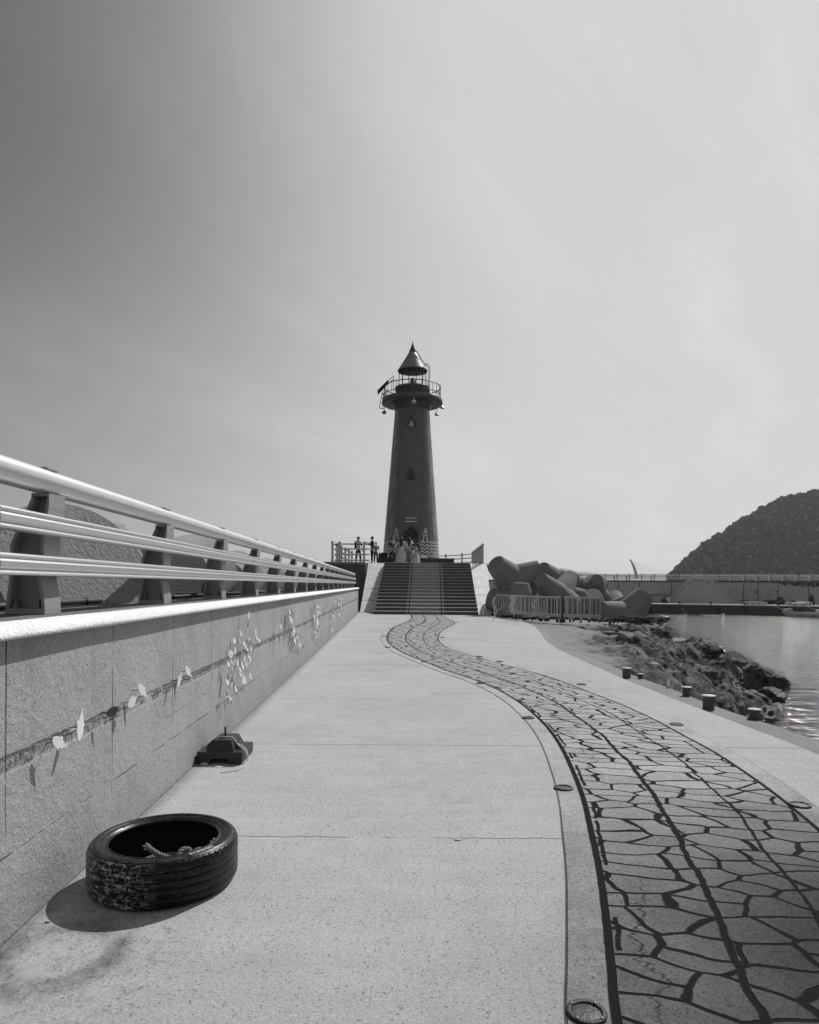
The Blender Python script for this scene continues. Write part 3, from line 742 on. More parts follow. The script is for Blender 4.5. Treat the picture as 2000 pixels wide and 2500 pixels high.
b = MB(); c1p = rope_pts([(-.176, -.05, .10), (-.13, -.05, .125), (-.075, -.04, .17), (0, -.045, .183), (.06, -.045, .181), (.095, -.06, .150), (.112, -.07, .125), (.15, -.10, .115), (.185, -.12, .085), (.195, -.12, .05), (.19, -.08, .02)], 10)
twisted(b, c1p, .0048, .02, 3, 5); b.build('loop', cord_m, cd_)
b = MB(); c2p = rope_pts([(.112, -.07, .130), (.15, -.075, .122), (.19, -.10, .09), (.205, -.13, .045), (.207, -.17, .009), (.205, -.25, .007), (.19, -.33, .007), (.15, -.38, .007), (.08, -.42, .007)], 10)
twisted(b, c2p, .0048, .02, 3, 5); b.build('trailing_end', cord_m, cd_)
b = MB(); b.ball((.114, -.071, .130), (.012, .010, .010)); b.build('knot', cord_m, cd_)
deb = M('crumpled pale scrap', .5, .9, .3, 40, .2, 100, bump=.004)
for i, (px, py, sz, lb) in enumerate([(500, 1866, .032, 'crumpled pale scrap under the left corner of the rubber base'), (535, 1873, .036, 'flattened white scrap on the ground in front of the rubber base'), (1119, 2051, .022, 'small white scrap alone in the middle of the walkway'), (196, 2120, .014, 'pale chip of render lying by the parapet foot behind the tyre'), (148, 2157, .02, 'pale flake of render by the parapet foot left of the tyre'), (115, 2253, .010, 'dark pebble by the foot of the parapet in front of the tyre')]):
    p = P(px, py); bm = bmesh.new(); bmesh.ops.create_icosphere(bm, subdivisions=2, radius=1)
    for v in bm.verts: 
        k = 1+.5*mn.noise(v.co*1.7+Vector((i*5, 0, 0))); v.co = Vector((v.co.x*sz*k, v.co.y*sz*.6*k, max(-.0, v.co.z*sz*(.18 if i == 1 else .45)*k)))
    me = bpy.data.meshes.new('scrap'); bm.to_mesh(me); bm.free(); me.materials.append(deb if i < 5 else blk)
    o = bpy.data.objects.new('litter_scrap' if i < 3 else 'render_chip', me); col.objects.link(o); o.location = p+Vector((0, 0, .001)); tag(o, lb, 'debris')

# ============================================================ LIGHTS LET INTO THE GROUND
rim_m = M('dull metal rim', .022, .55, .3, 25, .3, 150, metal=.0, bump=.002, bs_=120); lens_m = M('scratched dark lens', .015, .45, .3, 30, .2, 100, spec=.3)
def ground_light():
    o = thing('ground_light', '', 'ground light')
    b = MB(); b.lathe([(.0645, 0), (.0665, .006), (.0645, .010), (.054, .0115), (.048, .009), (.047, .004)], 40); b.build('rim', rim_m, o)
    b = MB(); b.lathe([(.0475, .005), (.035, .0065), (0, .007)], 32); b.build('lens', lens_m, o)
    for k in range(4):
        a = PI/4+PI/2*k; b = MB(); b.lathe([(.006, 0), (.006, .003), (0, .0035)], 8); b.build('screw', bolt_m, o, loc=(.0555*math.cos(a), .0555*math.sin(a), .0105))
    return o
gl = None
spots = [(1432, 2478, 'recessed ground light at the bottom edge, nearest on the left border'), (1376, 1926, 'second nearest recessed ground light on the left border of the flagstone path'), (1290, 1754, 'third nearest recessed ground light on the left border of the flagstones'), (1174, 1669, 'fourth ground light on the left border where the path begins to swing left'), (1036, 1616, 'fifth ground light on the left border of the path'), (947, 1581, 'ground light on the left border just before the path bends back'), (938, 1554, 'ground light at the leftmost point of the bend in the path'), (952, 1536, 'ground light on the left border just past the bend'),
         (1953, 1968, 'nearest recessed ground light on the right border, at the right edge'), (1652, 1770, 'second ground light on the right border of the flagstones'), (1420, 1672, 'third ground light on the right border of the flagstones'), (1220, 1616, 'fourth ground light on the right border, in the middle of the curve'), (1171, 1604, 'ground light close behind the fourth on the right border'), (1079, 1557, 'ground light on the right border at the inner bend'), (1115, 1520, 'farthest ground light on the right border near the stairs')]
for i, (px, py, lb) in enumerate(spots):
    if gl is None: gl = o = ground_light()
    else: o = copy_tree(gl)
    p = P(px, py); o.location = (p.x, p.y, .004); o.rotation_euler = (0, 0, .2*i); o['label'] = lb; o['group'] = 'lights let into the path border'

# ============================================================ BOLLARDS, BOTTLE, ROPES ON THE QUAY LEDGE
iron = M('rusty painted iron', .10, .7, .5, 14, .3, 80, .4, 50, .004, 50, metal=.2)
cap_m = M('worn pale bollard cap', .42, .7, .2, 12, .2, 80, metal=.2)
def bollard(px, py, h, r, capr, lb):
    p = P(px, py, -.04); o = thing('mooring_bollard', lb, 'bollard', p, 0, 'mooring bollards on the quay ledge')
    b = MB(); b.lathe([(0, 0), (r*1.05, 0), (r, .01), (r, h-.012), (r*1.02, h-.008)], 24); b.build('column', iron, o)
    b = MB(); b.lathe([(r*.9, h-.010), (capr, h-.008), (capr*1.02, h-.003), (capr, h), (0, h+.002)], 28); b.build('cap', cap_m, o)
bollard(1530, 1655, .158, .064, .072, 'farther of the two large mooring bollards on the quay edge')
bollard(1730, 1731, .162, .066, .080, 'nearer and largest flat capped mooring bollard')
bollard(1676, 1698, .115, .050, .066, 'small mooring bollard between the two large ones')
bollard(1842, 1754, .105, .052, .070, 'small nearest bollard with a rope lying at its foot')
bollard(1564, 1656, .075, .035, .05, 'tiny low bollard close beside the farther large bollard')
p = P(1632, 1678, -.04); o = thing('plastic_bottle', 'small clear drink bottle standing on the quay ledge', 'bottle', p)
b = MB(); b.lathe([(0, 0), (.022, 0), (.023, .02), (.021, .04), (.023, .06), (.021, .08), (.012, .1), (.010, .11)], 14); b.build('body', M('cloudy plastic', .85, .2, .1, spec=.6), o)
b = MB(); b.lathe([(.011, .108), (.011, .122), (0, .122)], 10); b.build('cap', M('white cap', .7, .4), o)
q = P(1842, 1754, -.04)
b = MB(); twisted(b, rope_pts([(q.x-.09, q.y-.03, -.028), (q.x, q.y-.085, -.028), (q.x+.08, q.y-.07, -.028), (q.x+.13, q.y-.12, -.028), (q.x+.17, q.y-.1, -.028), (q.x+.19, q.y-.15, -.028)], 12), .012, .05)
tag(b.build('mooring_rope', M('dirty dark rope', .07, .9, .3, 20, .3, 150)), 'dark dirty rope lying at the foot of the nearest small bollard', 'rope')
q = P(1985, 1800, -.04)
b = MB(); twisted(b, rope_pts([(q.x-.05, q.y+.03, -.03), (q.x, q.y, -.03), (q.x+.06, q.y+.01, -.03), (q.x+.16, q.y-.06, -.03), (q.x+.3, q.y-.15, -.2)], 12), .008, .04)
tag(b.build('white_rope', cord_m), 'pale rope end over the quay edge at the right side of the photo', 'rope')
# ============================================================ STAIRS, RAMPS AND PLATFORM
ZP = 2.65; NST = 16; SX, SY = .80, 32.0; SW = 4.88; RUN = 7.1/NST; RISE = ZP/NST
shd = .03
gran = M('dark granite riser', .07, .6, .3, 4, .3, 60); gran_l = M('grey granite panel', .22, .6, .25, 4, .3, 60)
tread_m = M('pale worn tread', .42, .8, .25, 3, .2, 60)
def SXY(u, n):      # u across 0..1, n steps back
    return (SX-SW/2+u*SW+shd*n*RUN, SY+n*RUN)
stairs = thing('stairway', 'broad straight flight of granite steps with a lighter middle lane, rising to the lighthouse', 'stairs', (0, 0, 0))
zones = [(0, .30, gran, 'left_risers'), (.302, .674, gran_l, 'middle_risers'), (.676, 1, gran, 'right_risers')]
for u0, u1, m_, nm in zones:
    b = MB()
    for n in range(NST):
        (xa, ya), (xb, yb) = SXY(u0, n), SXY(u1, n); z0_, z1_ = n*RISE, (n+1)*RISE-.03
        b.add([(xa, ya, z0_), (xb, yb, z0_), (xb, yb, z1_), (xa, ya, z1_)], [(0, 1, 2, 3)])
    b.build(nm, m_, stairs)
for u0, u1, m_, nm in zones:
    b = MB()
    for n in range(NST):
        (xa, ya), (xb, yb) = SXY(u0, n), SXY(u1, n); z = (n+1)*RISE; d = RUN+.02 if n < NST-1 else .35
        b.add([(xa, ya-.02, z-.03), (xb, yb-.02, z-.03), (xb, yb-.02, z), (xa, ya-.02, z), (xa+shd*d, ya+d, z), (xb+shd*d, yb+d, z), (xa, ya, z-.03), (xb, yb, z-.03)], [(0, 1, 2, 3), (3, 2, 5, 4), (0, 6, 7, 1)])
    b.build(nm.replace('risers', 'treads'), tread_m if m_ is gran_l else M('darker side treads', .30, .8, .25, 3, .2, 60), stairs)
for u in (0, 1):
    b = MB()
    for n in range(NST):
        x, y = SXY(u, n); b.add([(x, y, 0), (x+shd*RUN, y+RUN, 0), (x+shd*RUN, y+RUN, (n+1)*RISE), (x, y, (n+1)*RISE)], [(0, 1, 2, 3)])
    b.build('stringer', gran, stairs)
seam_m = M('black seam', .01, .8)
for u in (.33, .645):
    b = MB()
    for n in range(NST):
        x, y = SXY(u, n); z0_, z1_ = n*RISE+.004, (n+1)*RISE+.004; d = RUN; w_ = .017
        b.add([(x-w_, y-.024, z0_), (x+w_, y-.024, z0_), (x+w_, y-.024, z1_), (x-w_, y-.024, z1_), (x+w_+shd*d, y+d-.024, z1_), (x-w_+shd*d, y+d-.024, z1_)], [(0, 1, 2, 3), (3, 2, 4, 5)])
    b.build('metal_strip', seam_m, stairs)
def tile_mat():
    m, t, b, p, uv = newmat('white glazed wall tiles')
    u, v, _ = sep(t, uv)
    gu = (u.mod(.16)-.08).abs().step(.068, .076); gv = ((v.mod(.12))-.06).abs().step(.048, .055)
    row = (v/.12)._m('FLOOR'); 
    n = nz(t, comb(t, (u/.16)._m('FLOOR'), row, 0), 5.3, 0)
    big = (v-1.23).abs().step(.035, .02).max((v-2.52).abs().step(.035, .02))
    g = gu.max(gv)
    c = mix(.62+(n-.5)*.25, .20, g*.85)*(1-big*.85)
    finish(t, b, c*(nz(t, p, 2, 4)*.4+.8), .45, g*-1.0, .004); return m
TM = tile_mat()
def ramp(name, a, b_, c_, d, label, base):         # a bottom-left, b bottom-right, c top-right, d top-left
    L = (Vector(d)-Vector(a)).length; wd = (Vector(b_)-Vector(a)).length; wt = (Vector(c_)-Vector(d)).length
    mb = MB(); vs = [a, b_, c_, d]+[(q[0], q[1], -.3) for q in (a, b_, c_, d)]
    mb.add(vs, [(0, 1, 2, 3), (0, 4, 5, 1), (1, 5, 6, 2), (3, 2, 6, 7), (0, 3, 7, 4)])
    o = mb.build(name, TM); ul = o.data.uv_layers.new(name='UVMap'); uvd = [(0, 0), (wd, 0), (wt, L), (0, L)]+[(0, 0)]*4
    uvd[0] = (-wd/2, 0); uvd[1] = (wd/2, 0); uvd[2] = (wt/2, L); uvd[3] = (-wt/2, L)
    for lp_ in o.data.loops: ul.data[lp_.index].uv = uvd[lp_.vertex_index]
    return tag(o, label, 'ramp')
yl = 34.4
ramp('tiled_slope', (P(879, 1491).x*yl/P(879, 1491).y, yl, .0), (-1.60, yl, 0), (-1.38, 39.4, ZP), (-2.38, 39.4, ZP), 'sloping bank of white tiles on the left side of the steps', 0)
ramp('tiled_slope', (3.26, 32.6, .0), (3.98, 32.6, .0), (4.44, 39.4, ZP), (3.44, 39.4, ZP), 'sloping bank of white tiles on the right side of the steps', 0)
plat = thing('platform', 'raised dark concrete platform the lighthouse stands on', 'platform', (0, 0, 0))
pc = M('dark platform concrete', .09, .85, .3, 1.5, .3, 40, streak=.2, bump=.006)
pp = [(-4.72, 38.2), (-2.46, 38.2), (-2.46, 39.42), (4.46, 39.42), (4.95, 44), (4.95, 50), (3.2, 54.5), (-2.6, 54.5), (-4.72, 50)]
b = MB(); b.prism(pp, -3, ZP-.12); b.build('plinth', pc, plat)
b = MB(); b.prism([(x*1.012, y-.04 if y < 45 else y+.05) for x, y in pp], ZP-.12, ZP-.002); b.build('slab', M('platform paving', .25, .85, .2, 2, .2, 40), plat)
bench_m = M('dark stone bench', .045, .55, .3, 3, .2, 40)
for x0_, x1_, lb in ((-2.1, -.98, 'low dark stone bench left of the lighthouse door'), (.55, 2.85, 'low dark stone bench right of the lighthouse door')):
    o = thing('stone_bench', lb, 'bench', ((x0_+x1_)/2, 43.6, ZP)); L = x1_-x0_
    b = MB(); b.box((0, 0, .40), (L, .6, .09), bev=.015); b.build('seat', bench_m, o)
    for q_ in (-1, 1): b = MB(); b.box((q_*(L/2-.16), 0, .177), (.26, .5, .354)); b.build('support', bench_m, o)
    b = MB(); b.box((0, .0, .177), (L-.6, .42, .354)); b.build('centre_support', bench_m, o)

# fence round the platform
post_m = M('grey fence post', .42, .6, .2, 6, .1, 60); dkrail = M('dark handrail', .04, .4); 
def fence(name, label, pts, span, rails=(1.02, .75, .44, .11), ext=(0, 0)):
    o = thing(name, label, 'railing', (pts[0][0], pts[0][1], ZP)); base_ = Vector((pts[0][0], pts[0][1], 0))
    for (x, y) in span:
        b = MB(); b.box((0, 0, .53), (.115, .115, 1.06), bev=.008); pst = b.build('post', post_m, o, loc=(x-base_.x, y-base_.y, 0))
        b = MB(); b.lathe([(0, 1.06), (.05, 1.06), (.085, 1.10), (.085, 1.13), (.05, 1.175), (0, 1.19)], 12); b.build('cap', post_m, pst)
    path3 = [Vector((x, y, 0))-base_ for x, y in pts]
    if ext[0]: path3[0] = path3[0]+(path3[0]-path3[1]).normalized()*ext[0]
    if ext[1]: path3[-1] = path3[-1]+(path3[-1]-path3[-2]).normalized()*ext[1]
    for i, h in enumerate(rails):
        b = MB(); b.tube([p+Vector((0, 0, h)) for p in path3], .032 if i == 0 else .042, 8); b.build('rail', dkrail if i == 0 else post_m, o)
    return o
fence('platform_fence', 'short front fence at the left of the platform with two ball capped posts', [(-3.97, 38.6), (-2.58, 38.6)], [(-3.97, 38.6), (-2.58, 38.6)], ext=(.25, .30))
ys_ = [38.5, 40.7, 42.9, 45.2, 47.4, 49.6]
fence('platform_fence', 'long side fence running back along the left edge of the platform', [(-4.36, 38.5), (-4.2, 49.6)], [(-4.36+.015*(y-38.5), y) for y in ys_])
ys2 = [39.55, 41.2, 42.9, 44.6, 46.3, 48.0, 49.6]
o = fence('platform_fence', 'side fence with closely set posts along the right edge of the platform', [(4.22, 39.55), (4.55, 49.6)], [(4.22+.033*(y-39.55), y) for y in ys2])
fence('platform_fence', 'rear fence curving behind the right side of the lighthouse', [(4.5, 49.9), (3.95, 51.6), (2.82, 53.4), (1.5, 54.1)], [(3.95, 51.6), (2.82, 53.4)])

# ============================================================ LIGHTHOUSE
LX, LY = .10, 50.0
lh = thing('lighthouse', 'tall dark round lighthouse with glazed lantern, pointed cap and ringed balcony', 'lighthouse', (LX, LY, ZP))
def lh_paint():
    m, t, b, p, uv = newmat('lighthouse paint')
    x, y, z = sep(t, p); at = x._m('ARCTAN2', y*-1)
    side = (x.abs()/(z*-.073+2.2)).step(.52, .8)
    st = nz(t, comb(t, at*1.7, z*.10, 0), 5, 4, .7)
    st2 = nz(t, comb(t, at*4.5, z*.08, 4), 3, 3, .6)
    n = nz(t, p, 1.2, 5, .6)
    blot = nz(t, p, 2.2, 5, .7).step(.60, .72)*x.step(.5, 1.2)*z.step(4.2, 5.2)*z.step(9.0, 7.5)
    c = .108*((n-.5)*.5+1.0)*(1+st.step(.44, .60)*side*1.5+st2.step(.45, .58)*side*.8)+blot*.05
    sm = (z-8.15).abs().step(.03, .012)*x.step(.0, .5)
    finish(t, b, (c+sm*.05).max(.008), .42, (st2*.6*side+n*.5+nz(t, p, 25, 4)*.3), .02)
    b.inputs['Specular IOR Level'].default_value = .5
    return m
LP_ = lh_paint()
dk = M('dark gloss paint', .08, .35, .2, 3, .1, 40, spec=.5); dkm = M('near black iron', .02, .45, metal=.2)
rad = lambda z: 2.13-(2.13-1.26)*z/(14.14-ZP)
b = MB(); b.lathe([(rad(0), 0), (rad(3), 3), (rad(6), 6), (rad(9), 9), (1.26, 11.49)], 96); b.build('shaft', LP_, lh)
for zz in (5.1, 8.3):
    b = MB(); b.lathe([(rad(zz)+.001, zz-.02), (rad(zz)+.012, zz-.01), (rad(zz)+.012, zz+.01), (rad(zz), zz+.02)], 64); b.build('seam', LP_, lh)
dz = 11.6
b = MB(); b.lathe([(1.255, 11.45), (1.30, 11.5), (1.50, 11.86), (1.52, 11.95), (1.55, 12.0)], 64); b.build('neck', dk, lh)
b = MB(); b.lathe([(1.5, 11.99), (2.15, 11.93), (2.21, 11.95), (2.22, 12.24), (2.18, 12.27), (1.2, 12.27)], 72); b.build('balcony_deck', dk, lh)
b = MB(); b.lathe([(1.24, 12.27), (1.24, 12.95), (1.285, 12.98), (1.285, 13.14), (1.25, 13.16), (1.02, 13.18)], 64); b.build('lantern_base', dk, lh)
# balcony railing
rl = MB()
for zz, r_ in ((13.19, .034), (12.60, .026)):
    pts = [(2.06*math.cos(2*PI*k/64), 2.06*math.sin(2*PI*k/64), zz) for k in range(64)]; rl.tube(pts, r_, 6, closed=True)
for k in range(28):
    a = 2*PI*k/28+.1; rl.tube([(2.06*math.cos(a), 2.06*math.sin(a), 12.27), (2.06*math.cos(a), 2.06*math.sin(a), 13.19)], .021, 6)
rl.build('balcony_railing', dkm, lh)
gls, t, bs, _, _ = newmat('lantern glass'); bs.inputs['Transmission Weight'].default_value = 1; bs.inputs['Roughness'].default_value = .02; bs.inputs['IOR'].default_value = 1.02; bs.inputs['Base Color'].default_value = (.9, .9, .9, 1)
b = MB(); b.lathe([(1.0, 13.18), (1.0, 14.36)], 48); b.build('lantern_glass', gls, lh)
b = MB()
for k in range(12):
    a = 2*PI*k/12+.26; b.tube([(1.01*math.cos(a), 1.01*math.sin(a), 13.16), (1.01*math.cos(a), 1.01*math.sin(a), 14.38)], .032, 6)
b.build('glazing_bars', dkm, lh)
b = MB(); b.lathe([(0, 14.36), (1.03, 14.36), (1.08, 14.35), (1.10, 14.40), (1.06, 14.46), (.66, 15.10), (.26, 15.74), (.24, 15.76)], 64); b.build('lantern_roof', M('roof paint', .20, .52, .2, 2, .1, 30, spec=.4), lh)
b = MB(); b.lathe([(0, 14.32), (1.0, 14.32), (1.0, 14.355)], 48); b.build('ceiling', M('grey ceiling', .10, .6), lh)
b = MB(); b.lathe([(.235, 15.70), (.26, 15.76), (.255, 15.84), (.20, 15.98), (.13, 16.15), (.07, 16.32), (.04, 16.42), (.035, 16.47), (.018, 16.52), (.0, 16.66)], 24); b.build('finial', M('finial', .05, .4), lh)
b = MB(); b.lathe([(0, 13.18), (.13, 13.18), (.13, 13.40), (.20, 13.42), (.16, 13.55), (.22, 13.60), (.12, 13.72), (.16, 13.78), (.02, 13.92)], 16); b.build('beacon', M('beacon', .25, .3), lh)
# ladder from the balcony over the eave to the cap
b = MB(); a = -.42
def pol(r_, z, da=0.0): return (r_*math.cos(a+da), r_*math.sin(a+da), z)
for s_ in (-.5, .5):
    b.tube([pol(1.33, 12.3, s_*.16), pol(1.33, 14.5, s_*.16), pol(1.25, 14.75, s_*.17), pol(1.0, 14.75, s_*.2)], .022, 6)
    b.tube([pol(1.14, 14.55, s_*.2), pol(.68, 15.17, s_*.3), pol(.32, 15.83, s_*.6)], .02, 6)
for k in range(9): z = 12.5+k*.26; b.tube([pol(1.33, z, -.08), pol(1.33, z, .08)], .014, 5)
for k in range(6): f = (k+.5)/6; b.tube([pol(lerp(1.10, .33, f), lerp(14.6, 15.8, f), -lerp(.1, .28, f)), pol(lerp(1.10, .33, f), lerp(14.6, 15.8, f), lerp(.1, .28, f))], .012, 5)
b.build('ladder', dkm, lh)
b = MB(); b.tube([(-.26, -.25, 15.7), (-.75, -.62, 14.5)], .015, 5); b.build('lightning_cable', dkm, lh)
# panel and brackets on the left
def QL(px, py, dy=0.0):            # photo pixel -> lighthouse-local point at depth LY+dy
    q = Q(px, py, LY+dy); return Vector((q.x-LX, q.y-LY, q.z-ZP))
pa = [QL(923.1, 963.3, -.5), QL(922.4, 952, -.4), QL(948, 926.4, .5), QL(948.3, 936.9, .4)]
off = Vector((.03, -.02, .04)); b = MB(); b.add(pa+[p-off for p in pa], [(0, 1, 2, 3), (7, 6, 5, 4), (0, 4, 5, 1), (1, 5, 6, 2), (2, 6, 7, 3), (3, 7, 4, 0)]); b.build('solar_panel', M('dark glass panel', .02, .2, spec=.6), lh)
b = MB()
for p_ in ([(961, 917, 0), (961.8, 968, 0)], [(948, 930, .3), (961, 918, .2)], [(948, 938, .3), (961, 925, .2)], [(941, 940, 0), (941.5, 975, -.3)], [(934, 948, -.3), (937.5, 985, -.5)], [(936, 960, -.3), (952, 968, -.2)]):
    b.tube([QL(*q_) for q_ in p_], .022, 6)
b.build('panel_frame', dkm, lh)
b = MB()
for p_ in ([(933, 958.5, -.6), (926.4, 996.5, -.6)], [(936.5, 960, -.3), (934.5, 997.5, -.3)], [(926.4, 996.5, -.6), (937, 998, -.3)], [(932, 970, -.6), (937, 972, -.3)], [(930, 984, -.6), (936, 985, -.3)], [(933, 958.5, -.6), (940, 972, -.3)]):
    b.tube([QL(*q_) for q_ in p_], .024, 6)
b.build('bracket_frame', dkm, lh)
def flood(px, py, dy, m_, top=None, s_=1.0):
    c_ = QL(px, py, dy); b = MB()
    if top: b.tube([c_+Vector((0, 0, .1)), QL(px, top, dy)], .02, 6)
    Mx = Matrix.Translation(c_) @ rotate_to((c_.x*.12, -.3, -1))
    b.add([(-.07*s_, -.05*s_, -.12), (.07*s_, -.05*s_, -.12), (.07*s_, .05*s_, -.12), (-.07*s_, .05*s_, -.12), (-.15*s_, -.1*s_, .08), (.15*s_, -.1*s_, .08), (.15*s_, .1*s_, .08), (-.15*s_, .1*s_, .08)], [(3, 2, 1, 0), (4, 5, 6, 7), (0, 1, 5, 4), (1, 2, 6, 5), (2, 3, 7, 6), (3, 0, 4, 7)], False, Mx)
    b.build('floodlight', m_, lh)
flm = M('floodlight', .08, .4); flw = M('pale floodlight', .7, .4)
flood(938.4, 1006.5, -.7, flm, 992); flood(1066.4, 1011, -.7, flm, 994); flood(1010.9, 980.5, -2.30, flw, 968, 1.1); flood(1080, 994, -.5, flm, 984)
# triangular windows with chevron hoods
def on_shaft(x, z, lift=0.0):      # local tower coordinates: x across as arc length, z height -> surface point
    r_ = rad(z); th = x/r_; return Vector((math.sin(th)*(r_+lift), -math.cos(th)*(r_+lift), z))
def ribbon(pts, wd, name, mat, lift=.012, closed=False):
    b = MB(); n = len(pts); vs = []
    for i, (x, z) in enumerate(pts):
        if closed: dx, dz_ = pts[(i+1) % n][0]-pts[i-1][0], pts[(i+1) % n][1]-pts[i-1][1]
        else: dx, dz_ = pts[min(i+1, n-1)][0]-pts[max(i-1, 0)][0], pts[min(i+1, n-1)][1]-pts[max(i-1, 0)][1]
        L = math.hypot(dx, dz_) or 1; nx_, nz_ = -dz_/L*wd/2, dx/L*wd/2
        vs += [on_shaft(x-nx_, z-nz_, lift), on_shaft(x+nx_, z+nz_, lift), on_shaft(x-nx_, z-nz_, lift-.014), on_shaft(x+nx_, z+nz_, lift-.014)]
    for_ = range(n if closed else n-1); fs = []
    for i in for_:
        j = (i+1) % n; a_, c_ = i*4, j*4
        fs += [(a_, c_, c_+1, a_+1), (a_, a_+2, c_+2, c_), (a_+1, c_+1, c_+3, a_+3)]
    return b.add(vs, fs).build(name, mat, lh)
for zc, paler in ((12.97-ZP, True), (9.15-ZP, False)):  # upper pane gets a paler base colour than the lower one
    x0_ = -.06
    w_ = thing_ = None
    b = MB(); Z1 = zc-.30; Z2 = zc+.16; hw_ = .23
    r_ = rad(zc); y_ = -r_*math.cos(.1)
    b.add([(x0_-hw_, y_-.05, Z1), (x0_+hw_, y_-.05, Z1), (x0_, y_-.03, Z2+.05)], [(0, 1, 2)])
    pane = b.build('window', M('window pane pale' if paler else 'window pane dark', .45 if paler else .03, .25, .3, 9), lh)
    b = MB()
    b.tube([(x0_-hw_-.03, y_-.06, Z1), (x0_, y_-.05, Z2+.10), (x0_+hw_+.03, y_-.06, Z1), (x0_-hw_-.03, y_-.06, Z1)], .028, 6); b.build('frame', dkm, pane)
    b = MB(); b.tube([(x0_-.43, y_-.02, Z1+.17), (x0_-.36, y_-.07, Z1+.17), (x0_-.02, y_-.06, Z2+.36), (x0_+.02, y_-.06, Z2+.36), (x0_+.36, y_-.07, Z1+.17), (x0_+.43, y_-.02, Z1+.17)], .042, 6); b.build('hood', dk, pane)
# nameplate
zc = 5.97-ZP; y_ = -rad(zc)-.04; x0_ = -.02
wht = M('white sign paint', .9, .5)
b = MB(); b.box((x0_, y_, zc), (.84, .04, .30)); npl = b.build('nameplate', M('sign panel', .04, .5), lh)
b = MB(); b.box((x0_, y_-.022, zc+.125), (.86, .02, .045)); b.build('top_border', wht, npl)
b = MB(); b.box((x0_, y_-.022, zc-.125), (.86, .02, .045)); b.build('bottom_border', wht, npl)
b = MB(); random.seed(5)
for k in range(9):
    cx = x0_-.34+k*.085
    for (dx, dz_, ww, hh) in ((0, .025, .055, .014), (-.02, 0, .014, .05), (.018, -.005, .014, .06), (0, -.035, .05, .013)):
        if random.random() < .8: b.box((cx+dx, y_-.024, zc-.015+dz_), (ww, .012, hh))
b.build('lettering', wht, npl)
# doorway
yd = -rad(0)-.02
dsur = M('door surround', .09, .5, .2, 4)
def pent(w_, h1, h2): return [(-w_, 0), (w_, 0), (w_, h1), (0, h2), (-w_, h1)]
b = MB()
o_, i_ = pent(.57, 2.48, 2.98), pent(.47, 2.44, 2.86)
o_[0] = (-.57, 0); vs = [(x-.02, yd-.06, z) for x, z in o_]+[(x-.02, yd-.06, z) for x, z in i_]+[(x-.02, yd+.5, z) for x, z in o_]+[(x-.02, yd+.4, z) for x, z in i_]
fs = []
for i in range(1, 5):
    j = (i+1) % 5; fs += [(i, j, 5+j, 5+i), (i, 10+i, 10+j, j), (5+i, 5+j, 15+j, 15+i)]
b.add(vs, fs); dr = b.build('doorway', dsur, lh)
b = MB(); b.prism([(x*.98-.02, z) for x, z in pent(.47, 2.44, 2.86)], 0, .05, Matrix.Translation((0, yd+.06, 0)) @ Matrix.Rotation(PI/2, 4, 'X')); b.build('lintel_panel', M('recess', .022, .6), dr)
b = MB(); b.prism([(-.40, 2.02), (.36, 2.02), (.36, 2.20), (-.02, 2.34), (-.40, 2.20)], 0, .02, Matrix.Translation((0, yd-.0, 0)) @ Matrix.Rotation(PI/2, 4, 'X')); b.build('fanlight', M('black glass', .004, .15), dr)
b = MB(); b.box((-.02, yd-.01, .99), (.78, .03, 1.98)); dl = b.build('door', M('grey door', .06, .45, .2, 3), dr)
b = MB(); b.box((-.02, yd-.035, 1.50), (.38, .02, .56)); b.build('notice_board', M('black notice', .006, .4), dl)
b = MB(); random.seed(8)
for r_, ww in ((1.66, .30), (1.62, .32), (1.52, .22), (1.44, .24), (1.36, .20)):
    x = -.17
    while x < -.17+ww: q_ = random.uniform(.015, .04); b.box((x+q_/2, yd-.048, r_), (q_, .006, .022)); x += q_+.012
b.build('notice_text', M('grey print', .45, .5), dl)
b = MB(); b.box((.20, yd-.04, 1.04), (.22, .012, .32)); pp_ = b.build('paper_notice', wht, dl)
b = MB()
for r_ in (1.12, 1.07, 1.0, .95): b.box((.20, yd-.049, r_), (.15, .004, .016))
b.build('print', M('grey print2', .12, .5), pp_)
b = MB(); b.box((.31, yd-.05, .95), (.03, .05, .16)); b.build('handle', bolt_m, dl)
# mural of waves and two small drawn lighthouses
mur = M('white mural paint', .92, .5, .05)
amp, wl = .062, .42
for k in range(6):
    z0_ = 4.43-ZP-k*.236
    for sgn, xa, xb in ((1, .58, 2.75), (-1, -2.75, -.66)):
        pts = []; x = xa
        while x < xb: pts.append((x, z0_+amp*math.cos(2*PI*(x-.80*sgn)/wl))); x += .03
        if len(pts) > 2: ribbon(pts, .042, 'mural_wave', mur)
    for sgn in (1, -1):
        for q_ in range(4):
            x = sgn*(.80+wl*(q_*2+(k % 2)*1))
            if abs(x) < 2.6: ribbon([(x, z0_-.06-.035), (x, z0_-.06+.035)], .06, 'mural_dot', mur, .013)
for cx in (-1.12, 1.05):
    zb = 4.47-ZP; zt = 5.43-ZP
    ribbon([(cx-.15, zt-.20), (cx, zt), (cx+.15, zt-.20)], .05, 'mural_drawing', mur, closed=True)
    ribbon([(cx, zt-.33), (cx, zt-.23)], .11 if cx > 0 else .07, 'mural_drawing', mur)
    ribbon([(cx-.15, zt-.36), (cx+.15, zt-.36), (cx+.15, zt-.52), (cx-.15, zt-.52)], .04, 'mural_drawing', mur, closed=True)
    ribbon([(cx-.12, zt-.53), (cx-.17, zb)], .05, 'mural_drawing', mur); ribbon([(cx+.12, zt-.53), (cx+.17, zb)], .05, 'mural_drawing', mur)

